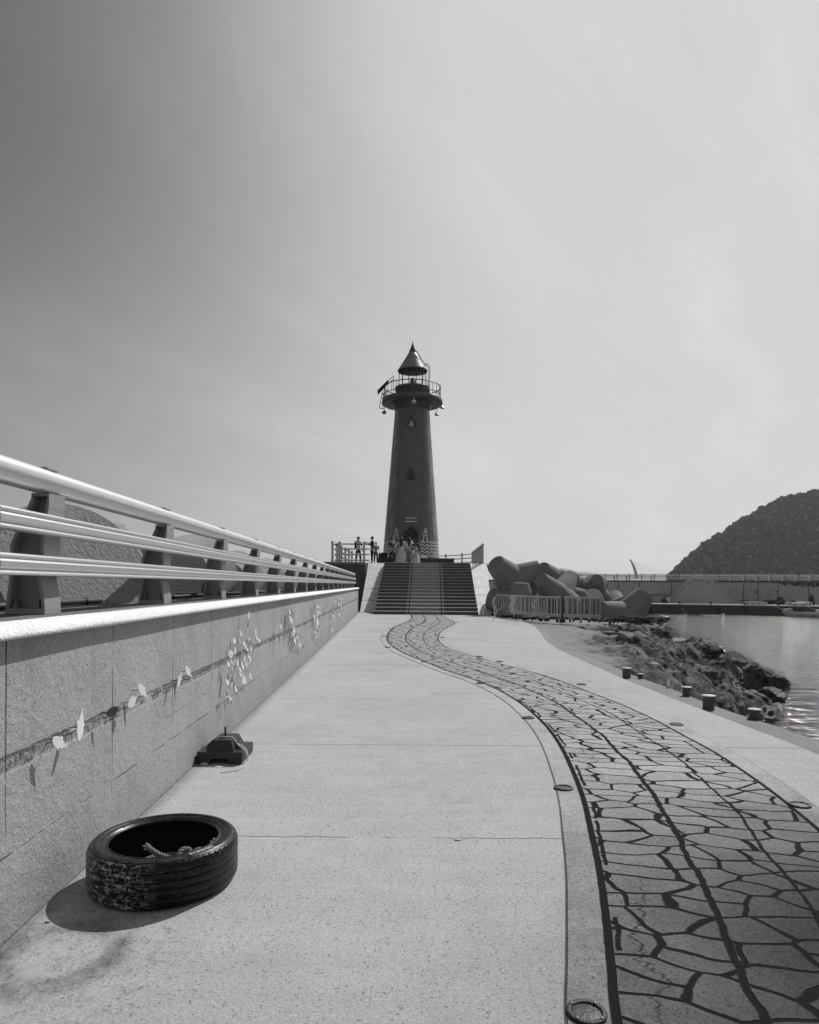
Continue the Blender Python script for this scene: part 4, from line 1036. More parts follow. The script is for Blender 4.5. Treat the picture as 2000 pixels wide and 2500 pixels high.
# ============================================================ PEOPLE
skin_m = M('skin', .32, .55, .05); 
def skinmesh(name, nodes, edges, mat, parent, sub=1, root=0):
    me = bpy.data.meshes.new(name); me.from_pydata([n[0] for n in nodes], edges, []); me.update()
    o = bpy.data.objects.new(name, me); col.objects.link(o); o.parent = parent
    md = o.modifiers.new('skin', 'SKIN'); md.use_smooth_shade = True
    for i, n in enumerate(nodes):
        sv = me.skin_vertices[0].data[i]; r_ = n[1]; sv.radius = r_ if isinstance(r_, tuple) else (r_, r_); sv.use_root = (i == root)
    if sub: s_ = o.modifiers.new('sub', 'SUBSURF'); s_.levels = sub; s_.render_levels = sub
    me.materials.append(mat); return o
def person(x, y, h, face, label, top=.1, bottom=.03, hair='short', dress=None, arms=((.1, -.05, -.5), (.1, .05, -.5)), stride=.12, z=ZP, crouch=False, extras=None, longsleeve=False):
    """figure faces local +Y; face = rotation about Z; arms: wrist offsets from the shoulder (out, forward, up)"""
    o = thing('person', label, 'person', (x, y, z), face); k = h/1.70
    hip = .90 if not crouch else .48
    V = lambda a, b_, c_: (a*k, b_*k, c_*k)
    dzz = hip-.90
    nodes = [(V(0, 0, hip), .115*k), (V(0, 0, 1.15+dzz), .115*k), (V(0, 0, 1.36+dzz), (.15*k, .10*k)), (V(0, .01, 1.46+dzz), .055*k), (V(0, .02, 1.53+dzz), .058*k), (V(0, .035, 1.60+dzz), .085*k), (V(0, .03, 1.665+dzz), .06*k)]
    edges = [(0, 1), (1, 2), (2, 3), (3, 4), (4, 5), (5, 6)]
    for s_, st_ in ((-1, stride), (1, -stride)):
        i = len(nodes)
        if crouch: nodes += [(V(s_*.10, .10, hip), .085*k), (V(s_*.14, .42, .50), .06*k), (V(s_*.12, .22, .09), .04*k), (V(s_*.12, .36, .035), .035*k)]
        else: nodes += [(V(s_*.09, 0, .84), .088*k), (V(s_*.10, st_*.5+.02, .47), .06*k), (V(s_*.10, st_, .09), .038*k), (V(s_*.11, st_+.15, .035), .034*k)]
        edges += [(0, i), (i, i+1), (i+1, i+2), (i+2, i+3)]
    ends = []
    for s_, (ao, af, au) in ((-1, arms[0]), (1, arms[1])):
        i = len(nodes); sh = Vector((s_*.185, 0, 1.38+dzz)); wr = sh+Vector((s_*ao, af, au)); mid = (sh+wr)/2; d = (wr-sh).length
        bend = math.sqrt(max(.0004, .26**2-(d/2)**2)) if d < .52 else .02
        el = mid+Vector((s_*.35, -.5, -.6)).normalized()*bend; hd_ = wr+(wr-el).normalized()*.08
        nodes += [(V(*sh), .048*k), (V(*el), .036*k), (V(*wr), .026*k), (V(*hd_), .030*k)]; edges += [(2, i), (i, i+1), (i+1, i+2), (i+2, i+3)]
        ends.append((sh, el, wr, hd_))
    bd = skinmesh('body', nodes, edges, skin_m, o)
    for s_, (sh, el, wr, hd_) in zip((-1, 1), ends):      # fingers
        d = (hd_-wr).normalized(); sd = d.cross(Vector((0, 1, .3))).normalized()
        b = MB()
        for q_ in range(4): st_ = hd_+sd*(q_-1.5)*.018; b.tube([V(*st_), V(*(st_+d*(.06+.01*(q_ in (1, 2))))), V(*(st_+d*.085+Vector((0, .02, -.01))))], [.009*k, .008*k, .006*k], 5)
        st_ = wr+d*.03+sd*-.03; b.tube([V(*st_), V(*(st_+d*.04-sd*.03))], [.010*k, .008*k], 5)
        b.build('fingers', skin_m, o)
    b = MB(); b.ball(V(0, .125, 1.595+dzz), (.014*k, .022*k, .02*k)); b.build('nose', skin_m, o)
    b = MB(); b.ball(V(-.032, .108, 1.615+dzz), .010*k, seg=6, rings=4); b.build('eye', M('eye', .02, .3), o)
    b = MB(); b.ball(V(.032, .108, 1.615+dzz), .010*k, seg=6, rings=4); b.build('eye', M('eye', .02, .3), o)
    b = MB(); b.ball(V(0, .112, 1.555+dzz), (.022*k, .008*k, .006*k), seg=8, rings=4); b.build('mouth', M('lips', .14, .5), o)
    tm = M('cloth %.2f' % top, top, .85, .2, 6, .2, 60, bump=.01, bs_=12); bm_ = M('cloth %.2f' % bottom, bottom, .85, .2, 6, .2, 60, bump=.01, bs_=12)
    f_ = .97 if longsleeve else .55
    nd = [(V(0, 0, hip+.05), .135*k), (V(0, 0, 1.15+dzz), .135*k), (V(0, 0, 1.36+dzz), (.165*k, .115*k)), (V(0, .0, 1.435+dzz), .07*k)]; ed = [(0, 1), (1, 2), (2, 3)]
    for s_, (sh, el, wr, hd_) in zip((-1, 1), ends):
        i = len(nd)
        if longsleeve: nd += [(V(*sh), .062*k), (V(*el), .050*k), (V(*lerp(el, wr, .9)), .040*k)]; ed += [(2, i), (i, i+1), (i+1, i+2)]
        else: nd += [(V(*sh), .064*k), (V(*lerp(sh, el, .75)), .056*k)]; ed += [(2, i), (i, i+1)]
    skinmesh('shirt', nd, ed, tm, o)
    if dress is None:
        nd = [(V(0, 0, hip+.06), .13*k)]+[(V(0, 0, hip-.02), .125*k)]; ed = [(0, 1)]
        for s_, st_ in ((-1, stride), (1, -stride)):
            i = len(nd)
            if crouch: nd += [(V(s_*.10, .10, hip), .10*k), (V(s_*.14, .42, .50), .078*k), (V(s_*.12, .23, .14), .055*k)]
            else: nd += [(V(s_*.09, 0, .82), .105*k), (V(s_*.10, st_*.5+.02, .47), .078*k), (V(s_*.10, st_, .12), .060*k)]
            ed += [(1, i), (i, i+1), (i+1, i+2)]
        skinmesh('trousers', nd, ed, bm_, o)
    else:
        b = MB(); pr = []
        zt = 1.12+dzz
        for i in range(9):
            f = i/8; pr.append((f, (.135+(dress-.135)*f**.8)*k, zt*k*(1-f)+.03*f))
        vs = []; n = 40
        for f, r_, z_ in pr:
            for q_ in range(n):
                a_ = 2*PI*q_/n; rr_ = r_*(1+f*.07*math.sin(a_*9+1)+f*.04*math.sin(a_*5)); vs.append((rr_*math.cos(a_), rr_*math.sin(a_)*.85+(.1*k*f if crouch else 0), z_))
        b.add(vs, [(i*n+q_, i*n+(q_+1) % n, (i+1)*n+(q_+1) % n, (i+1)*n+q_) for i in range(8) for q_ in range(n)], True)
        b.build('skirt', bm_, o)
    hm_ = M('dark hair', .012, .5, .2, 30, .3, 200)
    b = MB(); b.ball(V(0, -.005, 1.628+dzz), (.096*k, .108*k, .098*k))
    if hair == 'long': 
        nh = [V(0, -.03, 1.66+dzz), V(0, -.085, 1.58+dzz), V(0, -.12, 1.42+dzz), V(0, -.13, 1.22+dzz), V(0, -.125, 1.08+dzz)]; b.tube(nh, [.085*k, .10*k, .105*k, .085*k, .03*k], 10)
    b.build('hair', hm_, o)
    if extras:
        for nm, mb, mt in extras: mb.build(nm, mt, o)
    return o
def bx(c_, d_, bev=.015): b = MB(); b.box(c_, d_, bev=bev); return b
blkc = M('black fabric', .015, .8, .1, 10, .1, 80); whc = M('white fabric', .70, .8, .1, 10, .1, 80)
def at_px(px, Y): return Q(px, 1400, Y).x
person(at_px(874.5, 42.4), 42.4, 1.70, PI+.5, 'young man in a pale tee, shorts and backpack standing behind the left fence', top=.55, bottom=.02, arms=((.06, .05, -.45), (.05, .28, .02)), stride=.14, extras=[('backpack', bx((0, -.20, 1.18), (.30, .16, .42), .04), blkc)])
person(at_px(908.5, 41.0), 41.0, 1.62, PI-1.2, 'tall dark clothed person with bent arms beside a child at the left of the platform', top=.035, bottom=.018, arms=((.02, .30, -.10), (.05, .30, -.12)), stride=.05, longsleeve=True)
person(at_px(917.5, 40.7), 40.7, 1.26, PI+.2, 'child in a grey top standing close to the dark clothed person', top=.12, bottom=.02, arms=((.05, .08, -.42), (.03, .12, -.40)), stride=.04)
person(at_px(957.5, 43.2), 43.2, 1.72, PI-2.6+PI, 'man in a black shirt and dark trousers left of the lighthouse door', top=.015, bottom=.018, arms=((.08, .06, -.46), (.04, .24, -.28)), stride=.16)
person(at_px(972, 42.9), 42.9, 1.60, .2, 'person in a pale blouse half hidden behind the woman in the long skirt', top=.5, bottom=.2, hair='long', dress=.26, arms=((.10, .04, -.46), (.10, .04, -.46)), stride=.03)
person(at_px(980, 41.9), 41.9, 1.66, -.25, 'woman in a pale gown with a wide floor length skirt seen from behind', top=.5, bottom=.55, hair='long', dress=.40, arms=((.18, .05, -.40), (.14, .10, -.40)), stride=.02, longsleeve=True)
person(at_px(998, 41.7), 41.7, 1.62, .1, 'long haired person in a white top and light jeans seen from behind', top=.6, bottom=.16, hair='long', arms=((.10, .03, -.46), (.04, .28, .12)), stride=.10)
person(at_px(1017, 40.6), 40.6, 1.60, PI/2+.25, 'woman in a pale dress crouching by the steps with one arm held out', top=.32, bottom=.50, hair='long', dress=.36, arms=((.12, .42, .12), (.06, .10, -.42)), crouch=True)
# bags on the left bench
for i, (px, sz, lb) in enumerate(((928.5, (.26, .2, .30), 'small black bag on the left stone bench'), (938, (.42, .25, .34), 'large black bag on the left stone bench'))):
    X_ = at_px(px, 43.5); o = thing('bag', lb, 'bag', (X_, 43.5, ZP+.446)); b = MB(); b.box((0, 0, sz[2]/2), sz, bev=.06); b.build('bag_body', blkc, o)
    b = MB(); b.tube([(-.07, 0, sz[2]-.01), (-.05, 0, sz[2]+.07), (.05, 0, sz[2]+.07), (.07, 0, sz[2]-.01)], .012, 6); b.build('handle', blkc, o)
X_ = at_px(1034, 43.0); b = MB(); bm = None
for i in range(4): b.ball((.09*i-.12, .02*i, .04+.02*(i % 2)), (.11, .09, .05))
tag(b.build('white_cloth', whc, loc=(X_, 43.5, ZP+.446)), 'crumpled white cloth at the left end of the right stone bench', 'cloth')
# ============================================================ TETRAPODS
def tetra_mat(name, v, spk):
    m, t, b, p, uv = newmat(name)
    n = nz(t, p, 1.3, 5, .6); f = nz(t, p, 34, 4, .7); st = nz(t, vscale(t, p, (3, 3, .6)), 1.4, 4, .6)
    sp = vor(t, p, 26).step(.25, .12)*nz(t, p, 7, 2).step(.48, .56)
    c = (1+(n-.5)*.6+(f-.5)*.9*spk+(st-.5)*.35)*v*(1-sp*.35)
    finish(t, b, c.max(.02), .9, f*spk+n*.4, .016); b.inputs['Specular IOR Level'].default_value = .2
    return m
tt_m = tetra_mat('tetrapod concrete', .20, .7); tt_r = tetra_mat('coarse tetrapod concrete', .30, 1.0)
def tetra_mesh(r1=.40, r0=.66, L=1.75, seg=40):
    dirs = [Vector((0, 0, 1))]+[Vector((math.sin(R(109.47))*math.cos(a), math.sin(R(109.47))*math.sin(a), math.cos(R(109.47)))) for a in (0, 2*PI/3, 4*PI/3)]
    b = MB()
    for d in dirs:
        Mx = rotate_to(d)
        b.lathe([(r0*1.03, -.05), (r0, .45), (lerp(r0, r1, .5), (L+.45)/2), (r1*1.01, L-.035)], seg, Mx)
        b.lathe([(r1*1.01, L-.035), (r1*.95, L)], seg, Mx, False); b.add([(r1*.95*math.cos(2*PI*k/seg), r1*.95*math.sin(2*PI*k/seg), L) for k in range(seg)], [list(range(seg))], False, Mx)
    b.ball((0, 0, 0), r0*1.0, seg=28, rings=18)
    return b
def cp4(cx, cy, Y): return Q(1150+cx*.2899, 1350+cy*.2899, Y)
def tetra(centre, axis, hint, L, r1, label, mt=None, group='tetrapods beside the stairs'):
    """centre = world centre of the body, axis = one leg, hint = the way a second leg leans"""
    o = tetra_mesh(r1, r1+.22, L).build('tetrapod', mt or tt_m)
    Z = Vector(axis).normalized(); H_ = Vector(hint); Xd = (H_-Z*H_.dot(Z)).normalized(); Yd = Z.cross(Xd)
    o.matrix_world = Matrix.Translation(centre) @ Matrix((Xd, Yd, Z)).transposed().to_4x4()
    return tag(o, label, 'tetrapod', group)
D = (0, 0, -1)
tetra(cp4(355, 235, 33.3), (-.62, -.45, .52), (.95, .1, .1), 1.45, .47, 'huge tetrapod hard against the right tiled slope, with one leg end tilted up left')
tetra(cp4(330, 430, 33.0), (.05, -.75, .25), (.7, .2, .5), 1.1, .48, 'dark tetrapod low in the shade at the foot of the right tiled slope')
tetra(cp4(418, 470, 30.6), (.0, -.04, 1), (0, 1, -.2), 1.16, .36, 'tetrapod with one short leg standing straight up behind the barriers')
tetra(cp4(745, 372, 31.6), (-.65, -.56, .50), (.72, -.59, -.50), 1.60, .34, 'tetrapod with a leg leaning up to the left and another running down right')
tetra(cp4(690, 235, 34.4), (.95, -.25, .02), D, 1.30, .36, 'tetrapod with a level leg whose round end faces right')
tetra(cp4(985, 330, 35.2), (.15, -.95, .12), D, 1.20, .42, 'tetrapod whose round leg end faces straight out of the heap')
tetra(cp4(790, 385, 33.2), (.90, -.35, .10), D, 1.05, .34, 'pale tetrapod leg lying low below the level one')
tetra(cp4(1040, 350, 34.0), (.72, -.1, -.50), (0, .6, .5), 1.35, .30, 'tetrapod with a leg sloping down right towards the water')
tetra(cp4(1230, 490, 33.2), (.12, -.85, .40), (.5, .2, -.6), 1.15, .32, 'small tetrapod whose grey round leg end shows between two others')
tetra(cp4(1010, 480, 31.2), (-.05, -.5, .60), (-.7, .3, -.3), 1.0, .36, 'tetrapod behind the rightmost barrier with one blunt leg end showing')
tetra(cp4(1310, 545, 29.2), (-.94, -.30, .24), (.50, -.12, .86), 1.32, .40, 'large tetrapod at the right end of the heap, one leg pointing up right')
tetra((6.2, 37.5, .9), (.4, -.3, .7), D, 1.3, .45, 'tetrapod mostly hidden at the back of the heap by the platform')
# seaward side, seen through the railing
lt = [((-4.0, 6.2, .62), (.16, .93, .20), 2.15, .60, 'nearest tetrapod behind the railing, its coarse leg filling the gap between two posts'),
      ((-4.03, 10.4, 1.12), (.55, -.80, .20), 1.5, .58, 'second tetrapod behind the railing with its round end facing the camera'),
      ((-5.6, 12.2, 1.05), (.1, -.2, .9), 1.4, .48, 'tetrapod set farther out, a rounded leg poking above the middle rail'),
      ((-4.28, 13.8, 1.02), (.55, -.80, .20), 1.5, .56, 'third tetrapod along the seaward side of the railing'),
      ((-4.5, 17.4, 1.0), (.5, -.85, .18), 1.5, .54, 'fourth tetrapod along the seaward side of the railing'),
      ((-4.7, 21.2, .98), (.55, -.80, .25), 1.5, .52, 'fifth tetrapod along the seaward side of the railing'),
      ((-4.9, 25.2, .95), (.5, -.85, .18), 1.5, .52, 'sixth tetrapod along the seaward side of the railing'),
      ((-5.2, 29.5, .9), (.4, -.85, .25), 1.5, .50, 'farthest tetrapod seen low through the railing before the platform')]
for c_, ax, L, r1, lb in lt: tetra(c_, ax, D, L, r1, lb, tt_r, 'tetrapods behind the guard railing')
# dark barnacled boulder at the far left
def boulder(name, loc, sz, seed, mat, label, group=None, cuts=7, sub=4, cat='rock'):
    bm = bmesh.new(); bmesh.ops.create_icosphere(bm, subdivisions=sub, radius=1); rnd = random.Random(seed)
    pl = [(Vector((rnd.gauss(0, 1), rnd.gauss(0, 1), rnd.gauss(0, .8))).normalized(), rnd.uniform(.55, .85)) for _ in range(cuts)]
    for v in bm.verts:
        c_ = v.co.copy()
        for n_, d in pl:
            e = c_.dot(n_)-d
            if e > 0: c_ -= n_*e*.92
        k = 1+.16*mn.fractal(c_*2.5+Vector((seed, 0, 0)), .8, 2.1, 5)-.10*abs(mn.noise(c_*5+Vector((0, seed, 0)))); c_ *= k
        v.co = Vector((c_.x*sz[0], c_.y*sz[1], c_.z*sz[2]))
    me = bpy.data.meshes.new(name); bm.to_mesh(me); bm.free(); me.materials.append(mat)
    o = bpy.data.objects.new(name, me); col.objects.link(o); o.location = loc; o.rotation_euler = (rnd.uniform(-.3, .3), rnd.uniform(-.3, .3), rnd.uniform(0, 6))
    return tag(o, label, cat, group)
brk = M('barnacled dark rock', .07, .9, .9, 3, .8, 40, bump=.05, bs_=14)
boulder('boulder', (-3.75, 5.0, 1.0), (.75, .9, .75), 4, brk, 'dark barnacled boulder behind the railing at the left edge of the photo')
shore = M('seaward rubble', .08, .95, .6, 1, .5, 20, bump=.08, bs_=8)
b = MB(); vs = []
for j in range(60):
    for i in range(14):
        y = -6+j*.7; x = WX(y, -.86)-i*.9; vs.append((x, y, .55-i*.32+.5*mn.fractal(Vector((x*.8, y*.8, 0)), 1, 2, 4)))
b.add(vs, [(j*14+i, j*14+i+1, (j+1)*14+i+1, (j+1)*14+i) for j in range(59) for i in range(13)]); struct(b.build('seaward_bank', shore))

# ============================================================ WHEELED CROWD BARRIERS
gal = M('galvanised steel', .40, .5, .2, 10, .1, 80, metal=.1, spec=.3); whl = M('black rubber wheel', .02, .6)
def barrier():
    o = thing('crowd_barrier', '', 'barrier')                  # local: x from 0 to 1, height .98
    b = MB(); b.tube([(.0, 0, .14), (.0, 0, .96), (1, 0, .96), (1, 0, .14)], .024, 6); b.box((.5, 0, .955), (.98, .07, .06)); b.build('frame', gal, o)
    b = MB(); b.box((.5, 0, .285), (.98, .05, .05)); b.box((.5, 0, .215), (.98, .04, .03)); b.build('bottom_bar', gal, o)
    for k in range(4): b = MB(); b.box((.2*(k+1), 0, .62), (.036, .03, .63)); b.build('upright', gal, o)
    for e in (.03, .97):
        b = MB(); b.box((e, 0, .15), (.05, .40, .035)); ft = b.build('foot', gal, o)
        for s_ in (-.19, .19): b = MB(); b.lathe([(0, -.02), (.064, -.02), (.07, 0), (.064, .02), (0, .02)], 14, Matrix.Translation((e, s_, .07)) @ Matrix.Rotation(PI/2, 4, 'Y')); b.build('wheel', whl, ft)
    return o
bpts = [P(1212, 1503.5), P(1240, 1508.5), P(1291, 1515), P(1370, 1520), P(1418, 1521), P(1465, 1522)]
blist = [(bpts[0], bpts[1], 'leftmost barrier, beside the tiled slope'), (bpts[1], bpts[2], 'second barrier from the left, with white tapes hanging from it'), (bpts[2], lerp(bpts[2], bpts[3], .5), 'barrier left of the middle of the row'), (lerp(bpts[2], bpts[3], .5), bpts[3], 'barrier just left of the dark upright post'), (bpts[3], bpts[4], 'second barrier from the right end of the row'), (bpts[4], bpts[5], 'rightmost barrier, in front of the lowest tetrapod'),
         (bpts[1]+Vector((.15, .35, 0)), bpts[2]+Vector((.1, .4, 0)), 'barrier stored close behind the second from the left'), (bpts[2]+Vector((.2, .45, 0)), lerp(bpts[2], bpts[3], .55)+Vector((0, .5, 0)), 'barrier stored close behind the middle of the row'), (lerp(bpts[2], bpts[3], .6)+Vector((0, .3, 0)), bpts[4]+Vector((-.2, .45, 0)), 'long barrier stored behind the dark upright post'), (bpts[3]+Vector((.1, .6, 0)), bpts[4]+Vector((.45, .35, 0)), 'barrier stored behind the second from the right')]
b0 = None
for a, c_, lb in blist:
    if b0 is None: b0 = o = barrier()
    else: o = copy_tree(b0)
    d = c_-a; o.location = a; o.rotation_euler = (0, 0, math.atan2(d.y, d.x)); o.scale = (d.length, 1, 1); o['label'] = 'grey wheeled crowd '+lb; o['group'] = 'crowd barriers parked by the tetrapods'
p = bpts[3]; b = MB(); b.tube([(0, 0, 0), (0, 0, 1.03)], .035, 10); b.lathe([(0, 0), (.13, 0), (.13, .03), (0, .04)], 16)
tag(b.build('sign_post', blk, loc=p+Vector((.02, -.12, 0))), 'dark upright post on a round foot standing in the barrier row', 'post')
tape = M('white tape', .7, .7)
for i, (cx, cy, L) in enumerate(((385, 100, .62), (420, 95, .8), (700, 150, .5), (150, 100, 1.0))):
    q = Q(1180+cx*.1739, 1440+cy*.1739, 26.6); b = MB(); rnd = random.Random(i)
    pts = [Vector((.05*math.sin(k*1.3+i), -.02, -L*k/6)) for k in range(7)]; b.tube(pts, .014, 5); b.tube([q_+Vector((.06, 0, .02)) for q_ in pts[:5]], .012, 5)
    tag(b.build('hanging_tape', tape, loc=q), ['short white tape hanging from the second barrier', 'longest white tape hanging from the second barrier', 'tangled white tape hanging at the middle barriers', 'pale tape hanging at the left end of the barrier row'][i], 'tape')
# dry net heap and boulders round the headland
rnd = random.Random(5)
net = M('dry weed and netting', .06, .95, .8, 8, .6, 60, bump=.03)
q = P(1550, 1526, -.1); b = MB()
for i in range(26):
    c_ = Vector((rnd.uniform(-1.1, 1.3), rnd.uniform(-.3, .4), .05)); b.tube([c_+Vector((rnd.uniform(-.3, .3), rnd.uniform(-.2, .2), rnd.uniform(-.05, .28))) for _ in range(4)], rnd.uniform(.02, .05), 5)
tag(b.build('weed_heap', net, loc=q), 'dark heap of dry weed and netting at the foot of the right end tetrapod', 'debris')
RB = RM
bl = [((1858, 1722), -2.75, (.75, .6, .6), 'large angular boulder at the near waterline of the headland'), ((1885, 1700), -2.75, (.7, .6, .5), 'dark wet boulder at the tip of the headland'), ((1830, 1712), -2.6, (.9, .8, .5), 'rounded boulder just inland of the angular waterline one'), ((1895, 1672), -2.7, (.8, .7, .5), 'boulder on the outermost point of the headland'),
      ((1868, 1650), -2.3, (.7, .6, .45), 'boulder on the far ridge near the outermost point'), ((1835, 1632), -2.1, (.8, .6, .4), 'boulder on the far ridge one third back from the point'), ((1795, 1612), -1.8, (.7, .6, .4), 'boulder half way along the far ridge'), ((1740, 1588), -1.45, (.7, .5, .35), 'flat boulder on the far ridge nearer the pier'),
    ((1720, 1650), -1.7, (.8, .6, .4), 'boulder at the centre of the headland'),((1600, 1625), -.95, (.6, .4, .25), 'low boulder right of the farther bollard'), ((1805, 1738), -2.9, (.6, .5, .45), 'boulder behind the nearest bollard at the quay foot'), ((1770, 1722), -2.8, (.7, .6, .4), 'second boulder behind the nearest bollard'), ((1905, 1688), -2.95, (.4, .4, .3), 'small outlying wet rock off the tip')]
for i, ((px, py), z, sz, lb) in enumerate(bl):
    p = P(px, py, z); sz = tuple(q_*.74 for q_ in sz); boulder('boulder', (p.x, p.y, z+sz[2]*.05), sz, 20+i, RB, lb, 'boulders on the headland', 8, 4)
slabm = M('pale rock slab', .22, .85, .4, 3, .3, 30, bump=.03, bs_=20)
for i, ((px, py), z, sz, lb) in enumerate([((1590, 1642), -.75, (.9, .35, .28), 'pale tilted slab with a sharp edge beside the bottle'), ((1655, 1563), -.95, (.55, .2, .09), 'small pale slab near the top of the headland'), ((1790, 1624), -2.0, (.8, .25, .16), 'long pale slab along the far ridge'), ((1500, 1548), -.12, (.6, .3, .08), 'pale flat stone near the weed at the top of the headland')]):
    p = P(px, py, z); boulder('rock_slab', p, sz, 60+i, slabm, lb, 'pale slabs on the headland', 9, 3)

# ============================================================ FAR BREAKWATER
A = Vector((33.3, 111, 0)); E = Vector((29, -8, 0)).normalized(); NN = Vector((-E.y, E.x, 0))*-1      # NN points towards the camera
if NN.y > 0: NN = -NN
BWang = math.atan2(E.y, E.x)
def BS(px, back=0.0):           # photograph column -> distance s along the breakwater, at a face 'back' metres behind the quay edge
    u = (px-1000)/FPX; O = A-NN*back; return (u*O.y-O.x)/(E.x-u*E.y)
def BP(s_, back, z): return A+E*s_-NN*back+Vector((0, 0, z))
def BZ(px, py, back): 
    s_ = BS(px, back); p = BP(s_, back, 0); u, v = ray(px, py); return EYE+v*p.y
farwall = thing('breakwater', 'long far grey concrete breakwater wall with a quay at its foot across the water', 'wall', (0, 0, 0))
bwm = M('far breakwater concrete', .37, .9, .25, .15, .12, 2, streak=.25, bump=.02, bs_=2)
bwd = M('dark wet quay face', .028, .6, .4, .3, .3, 2, bump=.02, bs_=1)
bwt = M('pale quay edge', .50, .8, .1, .3, .1, 3)
BK = 6.5
ZT = 2.42; ZQ = -1.30
s0, s1 = BS(1150, 0)-8, BS(2000, 0)+30
def slab(mb, sa, sb, b0_, b1_, z0_, z1_):
    vs = [BP(s_, b_, z) for s_ in (sa, sb) for b_ in (b0_, b1_) for z in (z0_, z1_)]
    return mb.add(vs, [(0, 1, 3, 2), (4, 6, 7, 5), (0, 4, 5, 1), (2, 3, 7, 6), (0, 2, 6, 4), (1, 5, 7, 3)])
b = MB(); slab(b, s0, s1, BK, BK+5, -5, ZT); b.build('wall_face', bwm, farwall)
b = MB(); slab(b, s0, s1, .08, BK-.01, -6, ZQ-.18); b.build('quay_face', bwd, farwall)
b = MB(); slab(b, s0, s1, 0, BK-.005, ZQ-.17, ZQ); b.build('quay_top', bwt, farwall)
b = MB(); slab(b, s0, s1, BK-.12, BK-.002, ZT-.22, ZT+.02); b.build('wall_coping', M('dark coping', .10, .9), farwall)  # coping strip in plain dark grey
for k, px in enumerate((1510, 1561, 1816, 1851, 1640, 1730, 1900, 1975)):
    b = MB(); s_ = BS(px, BK); slab(b, s_-.06, s_+.06, BK-.03, BK-.001, ZQ, ZT-.25)
    b.build('joint', M('dark joint', .07, .9), farwall)  # vertical joints in plain dark grey
for px in (1587, 1755, 1820, 1925):
    b = MB(); s_ = BS(px, 0); slab(b, s_-.35, s_+.35, -.12, .07, -3.2, ZQ-.3); b.build('tyre_fender', M('fender', .008, .8), farwall)
# railing on the far breakwater
fr = thing('breakwater_railing', 'pale post and rail fence along the top of the far breakwater', 'railing', (0, 0, 0))
frm = M('pale far railing', .42, .5, .05); frd = M('grey far post', .16, .6)
ZR = 3.46
s_ = BS(1390, BK); k = 0
while s_ < s1 and k < 95:
    b = MB(); b.box((0, 0, (ZR-ZT)/2+.04), (.13, .13, ZR-ZT+.1)); o = b.build('post', frd, fr, loc=BP(s_, BK+.15, ZT), rot=(0, 0, BWang)); s_ += 2.0; k += 1
for z in (ZT+.28, ZT+.55, ZT+.82, ZR-.02):
    b = MB(); b.tube([BP(BS(1385, BK), BK+.2, z), BP(s1, BK+.2, z)], .065, 6); b.build('rail', frm, fr)
fr2 = thing('breakwater_railing', 'second pale fence along the seaward edge of the far breakwater', 'railing', (0, 0, 0))
s_ = BS(1660, BK+4.6); k = 0
while s_ < s1 and k < 60:
    b = MB(); b.box((0, 0, .5), (.16, .16, 1.0)); b.build('post', frm, fr2, loc=BP(s_, BK+4.6, ZT), rot=(0, 0, BWang)); s_ += 2.0; k += 1
for z in (ZT+.35, ZT+.65, ZT+.95):
    b = MB(); b.tube([BP(BS(1655, BK+4.6), BK+4.6, z), BP(s1, BK+4.6, z)], .05, 6); b.build('rail', frm, fr2)
# two flights meeting at a landing
st_m = bwm
def flight(pxa, pxb, label):          # foot pxa, head pxb
    bb = BK-.9; sa, sb = BS(pxa, bb), BS(pxb, bb); o = thing('quay_stairs', label, 'stairs', (0, 0, 0)); n = 14
    b = MB()
    for i in range(n): a_ = lerp(sa, sb, i/n); c_ = lerp(sa, sb, (i+1)/n); slab(b, min(a_, c_), max(a_, c_), bb-.45, bb+.88, ZQ, lerp(ZQ, ZT, (i+1)/n))
    b.build('steps', st_m, o)
    for h in (.35, .65, .95): b = MB(); b.tube([BP(sa, bb-.4, ZQ+h), BP(sb, bb-.4, ZT+h)], .075, 6); b.build('handrail', frm, o)
    for i in range(5): 
        f = i/4; q_ = BP(lerp(sa, sb, f), bb-.4, lerp(ZQ, ZT, f)); b = MB(); b.tube([q_, q_+Vector((0, 0, 1.02))], .06, 6); b.build('baluster', frm, o)
flight(1634, 1690, 'left flight of quay stairs climbing right up the far breakwater wall')
flight(1805, 1716, 'right flight of quay stairs climbing left up the far breakwater wall')
o = thing('stair_landing', 'landing where the two quay stair flights meet at the top of the breakwater', 'landing', (0, 0, 0))
b = MB(); slab(b, BS(1689, BK-.9)+.01, BS(1717, BK-.9)-.01, BK-1.35, BK-.125, ZQ, ZT-.03); b.build('block', bwm, o)
b = MB()
for z in (.35, .65, .95): b.tube([BP(BS(1690, BK-.9), BK-1.3, ZT+z), BP(BS(1716, BK-.9), BK-1.3, ZT+z)], .05, 6)
b.build('landing_rail', frm, o)
